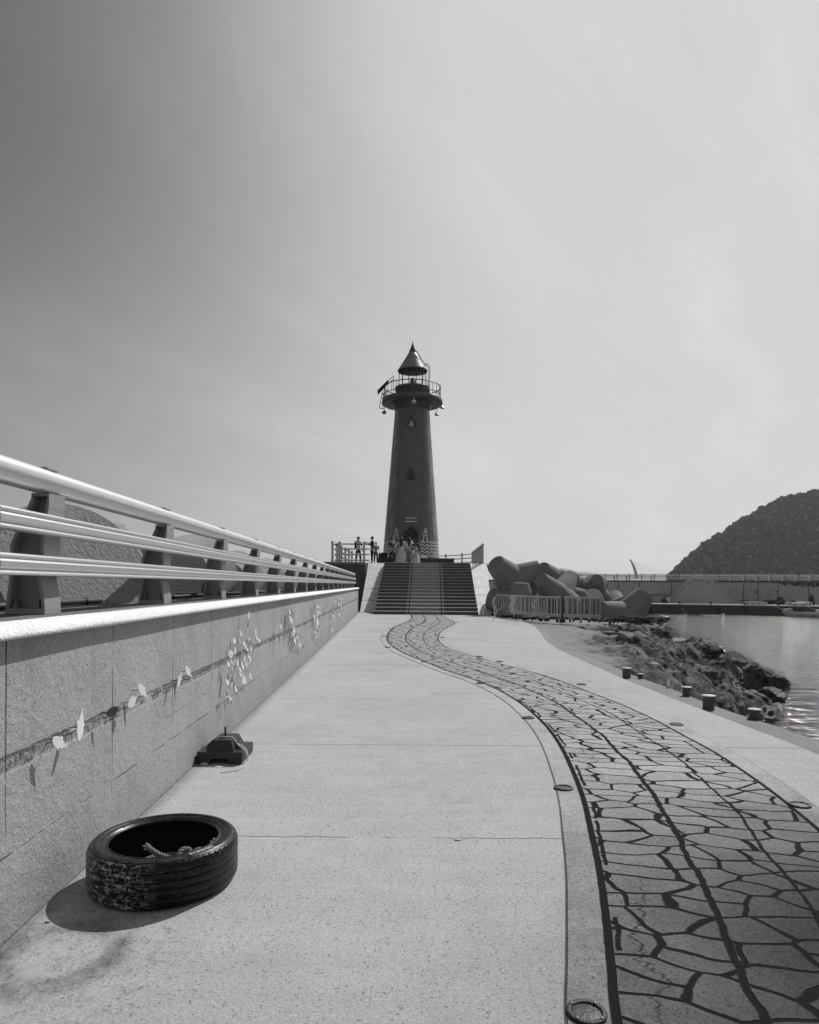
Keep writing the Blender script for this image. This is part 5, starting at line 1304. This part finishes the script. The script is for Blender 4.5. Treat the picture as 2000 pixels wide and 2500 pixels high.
# painted figures and facets on the breakwater wall (flat mural plates)
mural = thing('wall_mural', 'faceted dark mural and painted silhouettes on the face of the far breakwater', 'mural', (0, 0, 0))
def plate(pts, mat, nm, back=BK-.03):
    b = MB(); f_ = [BP(BS(px, back), back, BZ(px, py, back)) for px, py in pts]; g_ = [p-NN*.025 for p in f_]; n = len(f_)
    b.add(f_+g_, [list(range(n)), list(range(n, 2*n))[::-1]]+[(i, (i+1) % n, n+(i+1) % n, n+i) for i in range(n)]); return b.build(nm, mat, mural)
mg = [M('mural grey %d' % k, v, .8) for k, v in enumerate((.02, .05, .10, .22))]
rnd = random.Random(9)
x = 1885
while x < 2010:
    w_ = rnd.uniform(4, 9); dd = 3+9*max(0, min(1, (x-1885)/90))+rnd.uniform(-2, 3); top = 1421.3+(x-1885)*.005
    plate([(x, top), (x+w_, top), (x+w_*rnd.uniform(.3, .8), top+dd)], rnd.choice(mg), 'facet'); plate([(x+w_*.5, top+dd*.9), (x+w_, top+.5), (x+w_*1.3, top+dd*rnd.uniform(.7, 1.3))], rnd.choice(mg[:3]), 'facet', BK-.045)
    x += w_*.8
plate([(1684, 1466), (1685, 1452), (1687, 1446), (1689, 1448), (1688.5, 1466)], mg[1], 'painted_figure')
plate([(1640, 1470), (1652, 1455), (1668, 1453), (1660, 1470)], mg[1], 'facet'); plate([(1700, 1470), (1690, 1458), (1712, 1460), (1722, 1470)], mg[2], 'facet')
plate([(1845, 1450), (1842, 1443), (1846, 1442), (1846.5, 1450)], mg[1], 'facet'); plate([(1872, 1453), (1876, 1449), (1879, 1454)], mg[1], 'facet'); plate([(1893, 1446), (1896, 1442), (1898, 1446)], mg[1], 'facet')
def stripe(pts):
    b = MB()
    for (a1, b1), (a2, b2) in zip(pts[:-1], pts[1:]):
        bk_ = BK-.05; p1 = BP(BS(a1, bk_), bk_, BZ(a1, b1, bk_)); p2 = BP(BS(a2, bk_), bk_, BZ(a2, b2, bk_)); b.tube([p1, p2], .06, 5)
    b.build('painted_line', mg[0], mural)
stripe([(1570, 1452), (1612, 1452), (1628, 1455), (1650, 1455), (1660, 1453), (1675, 1462), (1702, 1466), (1722, 1459), (1740, 1460), (1760, 1466), (1775, 1465), (1800, 1466), (1830, 1467)])
# statue, boxes, nets, people on the far quay
dkn = M('dark net heap', .02, .95, .4, 3, .4, 10)
def quay(px, back=2.0, z=ZQ): return BP(BS(px, back), back, z)
p = quay(1982, 4.0); o = thing('statue', 'dark robed figure statue with raised hand on the far quay', 'statue', p, BWang)
b = MB(); b.lathe([(0, 0), (.5, 0), (.45, .3), (.36, .9), (.30, 1.25), (.12, 1.4), (0, 1.42)], 16); b.build('robe', mg[0], o)
b = MB(); b.ball((-.05, -.02, 1.55), (.15, .15, .17)); b.build('head', mg[0], o); b = MB(); b.tube([(-.2, 0, 1.2), (-.42, -.1, 1.0), (-.38, -.12, 1.25)], .07, 6); b.build('arm', mg[0], o)
p = quay(1906, 3.5); 
for sz, zz, dx, lb in (((1.05, .8, .45), 0, 0, 'lowest dark box of the stack on the far quay'), ((1.15, .85, .35), .45, 0, 'middle dark box of the stack on the far quay'), ((.75, .7, .42), .80, -.05, 'topmost dark box of the stack on the far quay')):
    b = MB(); b.box((0, 0, sz[2]/2), sz, bev=.03); tag(b.build('fish_box', mg[0] if zz != .45 else mg[1], loc=p+Vector((dx, 0, zz)), rot=(0, 0, BWang)), lb, 'box', 'dark boxes stacked on the far quay')
fbm = M('pale plastic crate', .45, .7, .2, 4); k = 0
for px in (1823, 1837, 1851, 1866, 1927, 1939, 1953, 1965, 1976):
    p = quay(px, 1.2); o = thing('plastic_crate', 'pale plastic crate in the left row on the far quay edge' if px < 1900 else 'pale plastic crate in the row behind the moored boat', 'crate', p, BWang, 'crates in the left row on the far quay' if px < 1900 else 'crates behind the moored boat')
    b = MB(); b.box((0, 0, .22), (.82, .5, .44), bev=.04); b.build('bin', fbm, o); b = MB(); b.lathe([(0, 0), (.11, 0), (.11, .03), (0, .03)], 12, Matrix.Translation((.1, -.25, .24)) @ Matrix.Rotation(PI/2, 4, 'X')); b.build('plug', mg[0], o)
for px, sz, lb in ((1870, (2.6, .5, .45), 'low dark net heap on the far quay left of the stacked boxes'), (1505, (1.0, .5, .7), 'dark net heap on the far quay behind the grey round tetrapod end'), (1625, (1.3, .6, .6), 'dark net heap at the foot of the left quay stairs'), (1940, (2.4, .5, .5), 'low dark net heap on the far quay behind the boat')):
    boulder('net_heap', quay(px, 4.2, ZQ+sz[2]*.5), sz, int(px), dkn, lb, None, 6, 3, 'net')
for px, sz, lb in ((1518, (.8, .6, 1.2), 'pale upright cabinet on the far quay behind the tetrapods'), (1632, (.6, .5, .9), 'pale cabinet at the foot of the left quay stairs')):
    b = MB(); b.box((0, 0, sz[2]/2), sz, bev=.04); b.box((0, -sz[1]/2, sz[2]*.55), (sz[0]*.7, .04, sz[2]*.5), bev=.01); tag(b.build('cabinet', fbm, loc=quay(px, 3.6), rot=(0, 0, BWang)), lb, 'cabinet')
for px in (1660, 1736, 1818, 1901):
    b = MB(); b.lathe([(0, 0), (.16, 0), (.13, .1), (.13, .28), (.19, .32), (.19, .38), (0, .40)], 12); tag(b.build('far_bollard', mg[0], loc=quay(px, .35)), 'dark mooring bollard on the far quay edge', 'bollard', 'bollards on the far quay edge')
zz = ZQ
def fperson(px, back, face, h, lb, top, bot): 
    p = quay(px, back); return person(p.x, p.y, h, face, lb, top=top, bottom=bot, z=ZQ, stride=.05)
fperson(1472, 3.0, .5, 1.6, 'person in dark clothes on the far quay beside the tetrapods', .03, .03)
p = quay(1786, BK-1.6); 
person(p.x, p.y, 1.6, -1.0, 'person in pale clothes on the right flight of the far quay stairs', top=.45, bottom=.4, z=BZ(1786, 1461, BK-1.6), stride=.10)
# mooring line with small float
p = quay(1660, .3); b = MB(); pts = [p+Vector((0, 0, .1)), p+NN*.35+Vector((.4, 0, -.9)), p+NN*.7+Vector((1.3, 0, -1.65)), p+NN*3.0+Vector((3.6, 0, -1.62)), p+NN*4+Vector((6.0, 0, -1.6))]
b.tube(smooth_line(pts, 6), .05, 6); b.ball(p+NN*4+Vector((6.2, 0, -1.55)), .25); tag(b.build('mooring_line', M('pale line', .35, .8)), 'pale mooring line with a float running from the far quay into the water', 'rope')
# boats
def boat(px, Lb, label, canopy=True):
    back = -2.2; p = BP(BS(px, back), back, ZW); o = thing('fishing_boat', label, 'boat', p, BWang)      # local x from bow (0) to stern (Lb)
    hull_m = M('pale boat hull', .62, .5, .2, 1.5, .1, 10); dk_ = M('boat dark', .03, .6); st = []
    N_ = 16; b = MB(); vs = []
    for i in range(N_+1):
        f = i/N_; x = f*Lb; hw_ = .85*(1-(1-min(1, f/.45))**2.2)**.7*(1-.12*max(0, f-.6)) if f > 0 else 0.02; sh = 1.05-.42*min(1, f/.4)**.7; kx = max(0, .55*(1-f/.28)) if f < .28 else 0
        vs += [(x, -hw_, sh), (x, -hw_*.95, sh*.55), (x+kx, -hw_*.6, .02), (x+kx*1.2, 0, -.25), (x+kx, hw_*.6, .02), (x, hw_*.95, sh*.55), (x, hw_, sh)]
    fs = [(i*7+k, i*7+k+1, (i+1)*7+k+1, (i+1)*7+k) for i in range(N_) for k in range(6)]; fs.append([N_*7+k for k in range(7)])
    b.add(vs, fs, True); b.build('hull', hull_m, o)
    b = MB(); b.tube([vs[i*7] for i in range(N_+1)], .05, 6); b.tube([vs[i*7+6] for i in range(N_+1)], .05, 6); b.build('gunwale', M('white gunwale', .7, .5), o)
    b = MB(); b.add([(.35, -.3, .62), (Lb, -.72, .42), (Lb, .72, .42), (.35, .3, .62)], [(0, 1, 2, 3)]); b.build('deck', dk_, o)
    b = MB(); b.box((Lb*.66, -.86, .62), (Lb*.52, .05, .20)); b.build('side_board', hull_m, o)
    b = MB(); b.tube([(.15, 0, 1.05), (.9, -.35, 1.15), (1.15, -.5, 1.2)], .05, 6); b.tube([(.15, 0, 1.05), (.9, .35, 1.15), (1.15, .5, 1.2)], .05, 6); b.tube([(1.15, -.5, 1.25), (1.15, -.5, .7)], .05, 6); b.tube([(1.15, .5, 1.25), (1.15, .5, .7)], .05, 6); b.build('bow_rail', M('white gunwale', .7, .5), o)
    if canopy:
        b = MB(); b.box((Lb*.50, 0, 1.0), (.6, .7, .8), bev=.05); b.build('engine_box', dk_, o)
        for x in (Lb*.36, Lb*.60):
            for s_ in (-.5, .5): b = MB(); b.tube([(x, s_, .5), (x, s_, 1.95)], .04, 6); b.build('canopy_post', dk_, o)
        b = MB(); b.box((Lb*.47, 0, 1.98), (1.7, 1.2, .06), bev=.02); b.build('canopy', M('white gunwale', .7, .5), o)
        b = MB(); b.tube([(Lb*.36, -.3, 2.25), (Lb*.75, -.3, 2.2)], .07, 6); b.build('boom', M('white gunwale', .7, .5), o)
    for x in (Lb*.52, Lb*.82): b = MB(); b.box((x, -.82, .25), (.75, .10, .34), bev=.03); b.build('fender_board', M('pale fender', .3, .7), o)
    b = MB(); b.tube([(.1, 0, 1.0), (-.9, 1.3, 1.5)], .03, 5); b.build('bow_line', M('pale line', .35, .8), o)
    b = MB(); b.box((Lb+.18, 0, .55), (.3, .3, .7), bev=.06); b.build('outboard_motor', dk_, o)
    return o
boat(1911, 4.75, 'small pale open fishing boat with a canopy moored at the far quay')
boat(1992, 4.75, 'second pale boat cut off by the right edge of the photo', False)

# ============================================================ HILLS, WOOD, BRIDGE
HD = 620.0
hprof = [(1640, 1410), (1665, 1385), (1700, 1350), (1730, 1328), (1760, 1308), (1800, 1283), (1840, 1262), (1880, 1242), (1920, 1224), (1950, 1213), (1980, 1206), (2040, 1196), (2120, 1192), (2240, 1200), (2400, 1240), (2600, 1310), (2800, 1400)]
hp = [(Q(px, py, HD).x, Q(px, py, HD).z) for px, py in hprof]
def hill_h(x):
    if x <= hp[0][0] or x >= hp[-1][0]: return -2
    for (a, b_), (c_, d) in zip(hp[:-1], hp[1:]):
        if a <= x <= c_: return lerp(b_, d, (x-a)/(c_-a))
def hill_z(x, y):            # ridge at y = HD, falling towards and away from the camera
    f = abs(y-HD)/(170 if y < HD else 220); return (hill_h(x*HD/y)+2-3.0)*max(0, 1-f**1.5)*(1+.05*mn.noise(Vector((x*.02, y*.02, 0))))-3.2
b = MB(); nx_, ny_ = 60, 40; vs = []
for j in range(ny_):
    for i in range(nx_):
        y = lerp(HD-175, HD+225, j/(ny_-1)); x = lerp(225, 690, i/(nx_-1))*y/HD; vs.append((x, y, hill_z(x, y)))
b.add(vs, [(j*nx_+i, j*nx_+i+1, (j+1)*nx_+i+1, (j+1)*nx_+i) for j in range(ny_-1) for i in range(nx_-1)], True)
struct(b.build('hill', M('hill soil', .03, .95, .3, .05, .2, .5)))
leaf = M('pine foliage', .034, .9, .6, .16, .8, .5, bump=0, spec=.1)
b = MB(); rnd = random.Random(21); cnt = 0
V_ = []; F_ = []
proto = []
for pk in range(6):
    pts = []
    rp_ = random.Random(pk)
    for k in range(46):
        th = rp_.uniform(0, 2*PI); ph = math.acos(rp_.uniform(-.35, 1)); r_ = rp_.uniform(.55, 1.0)
        c_ = Vector((math.sin(ph)*math.cos(th)*r_, math.sin(ph)*math.sin(th)*r_, math.cos(ph)*r_*.9))
        n_ = (c_+Vector((rp_.gauss(0, .5), rp_.gauss(0, .5), rp_.gauss(.3, .5)))).normalized(); a_ = n_.orthogonal().normalized(); e_ = n_.cross(a_); s_ = rp_.uniform(.22, .42); q0 = rp_.uniform(0, 6)
        pts.append([c_+(a_*math.cos(q0+q_)+e_*math.sin(q0+q_))*s_ for q_ in (0, 1.9, 3.3, 4.8)])
    proto.append(pts)
while cnt < 3600:
    x = rnd.uniform(232, 560); y = rnd.uniform(HD-168, HD+45)
    if rnd.random() < .15: x = rnd.uniform(560, 680)
    x *= y/HD
    z = hill_z(x, y)
    if z < -1.5: continue
    cnt += 1; sz = rnd.uniform(2.8, 5.0); rz = rnd.uniform(0, 6); ca, sa = math.cos(rz), math.sin(rz); hz_ = z+sz*rnd.uniform(.3, 1.0)
    for quad in proto[rnd.randrange(6)]:
        o_ = len(V_)
        for p_ in quad: V_.append((x+(p_.x*ca-p_.y*sa)*sz, y+(p_.x*sa+p_.y*ca)*sz, hz_+p_.z*sz*1.1))
        F_.append((o_, o_+1, o_+2, o_+3))
b.add(V_, F_); tag(b.build('hill_woodland', leaf), 'dense dark wood covering the steep hill at the right', 'woodland', None, 'stuff')
# far hills
def ridge(name, D_, pts, mat):
    b = MB(); n = len(pts); vs = []
    for px, py in pts: q = Q(px, py, D_); vs += [(q.x, q.y, q.z), (q.x*.97, q.y*.96, ZW-1), (q.x*1.05, q.y*1.06, ZW-1)]
    b.add(vs, [(i*3+k, i*3+3+k, i*3+3+k2, i*3+k2) for i in range(n-1) for k, k2 in ((0, 1), (2, 0))], True); return struct(b.build(name, mat))
farm = M('far hill cover', .06, .95, .3, .002, .2, .02)
fp = [(1305, 1428), (1325, 1398), (1340, 1397), (1352, 1395), (1362, 1389), (1373, 1386.5), (1385, 1389), (1400, 1394), (1418, 1396), (1432, 1395.5), (1445, 1398), (1462, 1402), (1480, 1404), (1520, 1407), (1600, 1409), (1700, 1408), (1900, 1412), (2300, 1405), (2700, 1418)]
def dens(pts, k=6):
    out = []
    for (a, b_), (c_, d) in zip(pts[:-1], pts[1:]):
        for i in range(k): f = i/k; x = lerp(a, c_, f); out.append((x, lerp(b_, d, f)+.7*mn.noise(Vector((x*.15, 3, 0)))))
    return out+[pts[-1]]
ridge('far_hills', 5200, dens(fp), farm)
# cable stayed footbridge
BD = 900.0
br = thing('footbridge', 'distant bridge with one curved leaning white pylon and fan of cables', 'bridge', Q(1554, 1404, BD))
o0 = br.location.copy(); brm = M('bridge steel', .20, .6); 
L_ = lambda px, py, dy=0: Q(px, py, BD+dy)-o0
pts = [L_(1554.5, 1412), L_(1553, 1402), L_(1550, 1391), L_(1546, 1380), L_(1541, 1370), L_(1538, 1366)]
b = MB(); b.tube(smooth_line(pts, 5), [lerp(2.3, .8, i/25) for i in range(26)], 8); b.build('pylon', brm, br)
b = MB(); b.tube([L_(1480, 1405.5), L_(1660, 1406.5)], 1.0, 6); b.build('deck', brm, br)
for k in range(7):
    b = MB(); b.tube([L_(1540+k*1.6, 1369+k*3.2), L_(1642-k*13, 1405.5)], .10, 4); b.build('cable', brm, br)
for px in (1500, 1530, 1590, 1630): b = MB(); q0 = L_(px, 1406); b.tube([q0, Vector((q0.x, q0.y, ZW-1-o0.z))], 1.0, 6); b.build('pier', brm, br)
# pale harbour building low behind the tetrapods
o = thing('harbour_building', 'pale low building far behind the tetrapods', 'building', Q(1348, 1420, 420)); o0 = o.location.copy()
b = MB(); b.box((0, 0, 1.5), (13, 8, 9)); b.build('wall', M('pale far wall', .35, .8), o)
for k in range(3): b = MB(); b.box((-4+k*4, -4.05, 3.2), (2.4, .1, 1.5)); b.build('window', M('window dark', .1, .3), o)
b = MB(); b.box((0, 0, 6.15), (14, 9, .3)); b.build('roof', M('pale far roof', .5, .8), o)
# thin sea haze
hzb = MB(); hzb.box((0, 3600, 130), (9000, 7800, 300)); 
# bottom a metre below the sea
hzb = MB(); z0_, z1_ = ZW-1-.1, 330
hzb.add([(-5000, -300, z0_), (5000, -300, z0_), (5000, 9000, z0_), (-5000, 9000, z0_), (-5000, -300, z1_), (5000, -300, z1_), (5000, 9000, z1_), (-5000, 9000, z1_)], [(0, 3, 2, 1), (4, 5, 6, 7), (0, 1, 5, 4), (1, 2, 6, 5), (2, 3, 7, 6), (3, 0, 4, 7)])
hm_ = bpy.data.materials.new('haze'); hm_.use_nodes = True; t = hm_.node_tree; t.nodes.clear(); out = t.nodes.new('ShaderNodeOutputMaterial'); pv = t.nodes.new('ShaderNodeVolumePrincipled')
pv.inputs['Color'].default_value = (.95, .95, .95, 1); pv.inputs['Density'].default_value = .00016; pv.inputs['Anisotropy'].default_value = .3; t.links.new(pv.outputs[0], out.inputs['Volume'])
HAZE = True
if HAZE: tag(hzb.build('haze', hm_), 'thin pale sea haze over the harbour and far hills', 'haze', None, 'stuff')
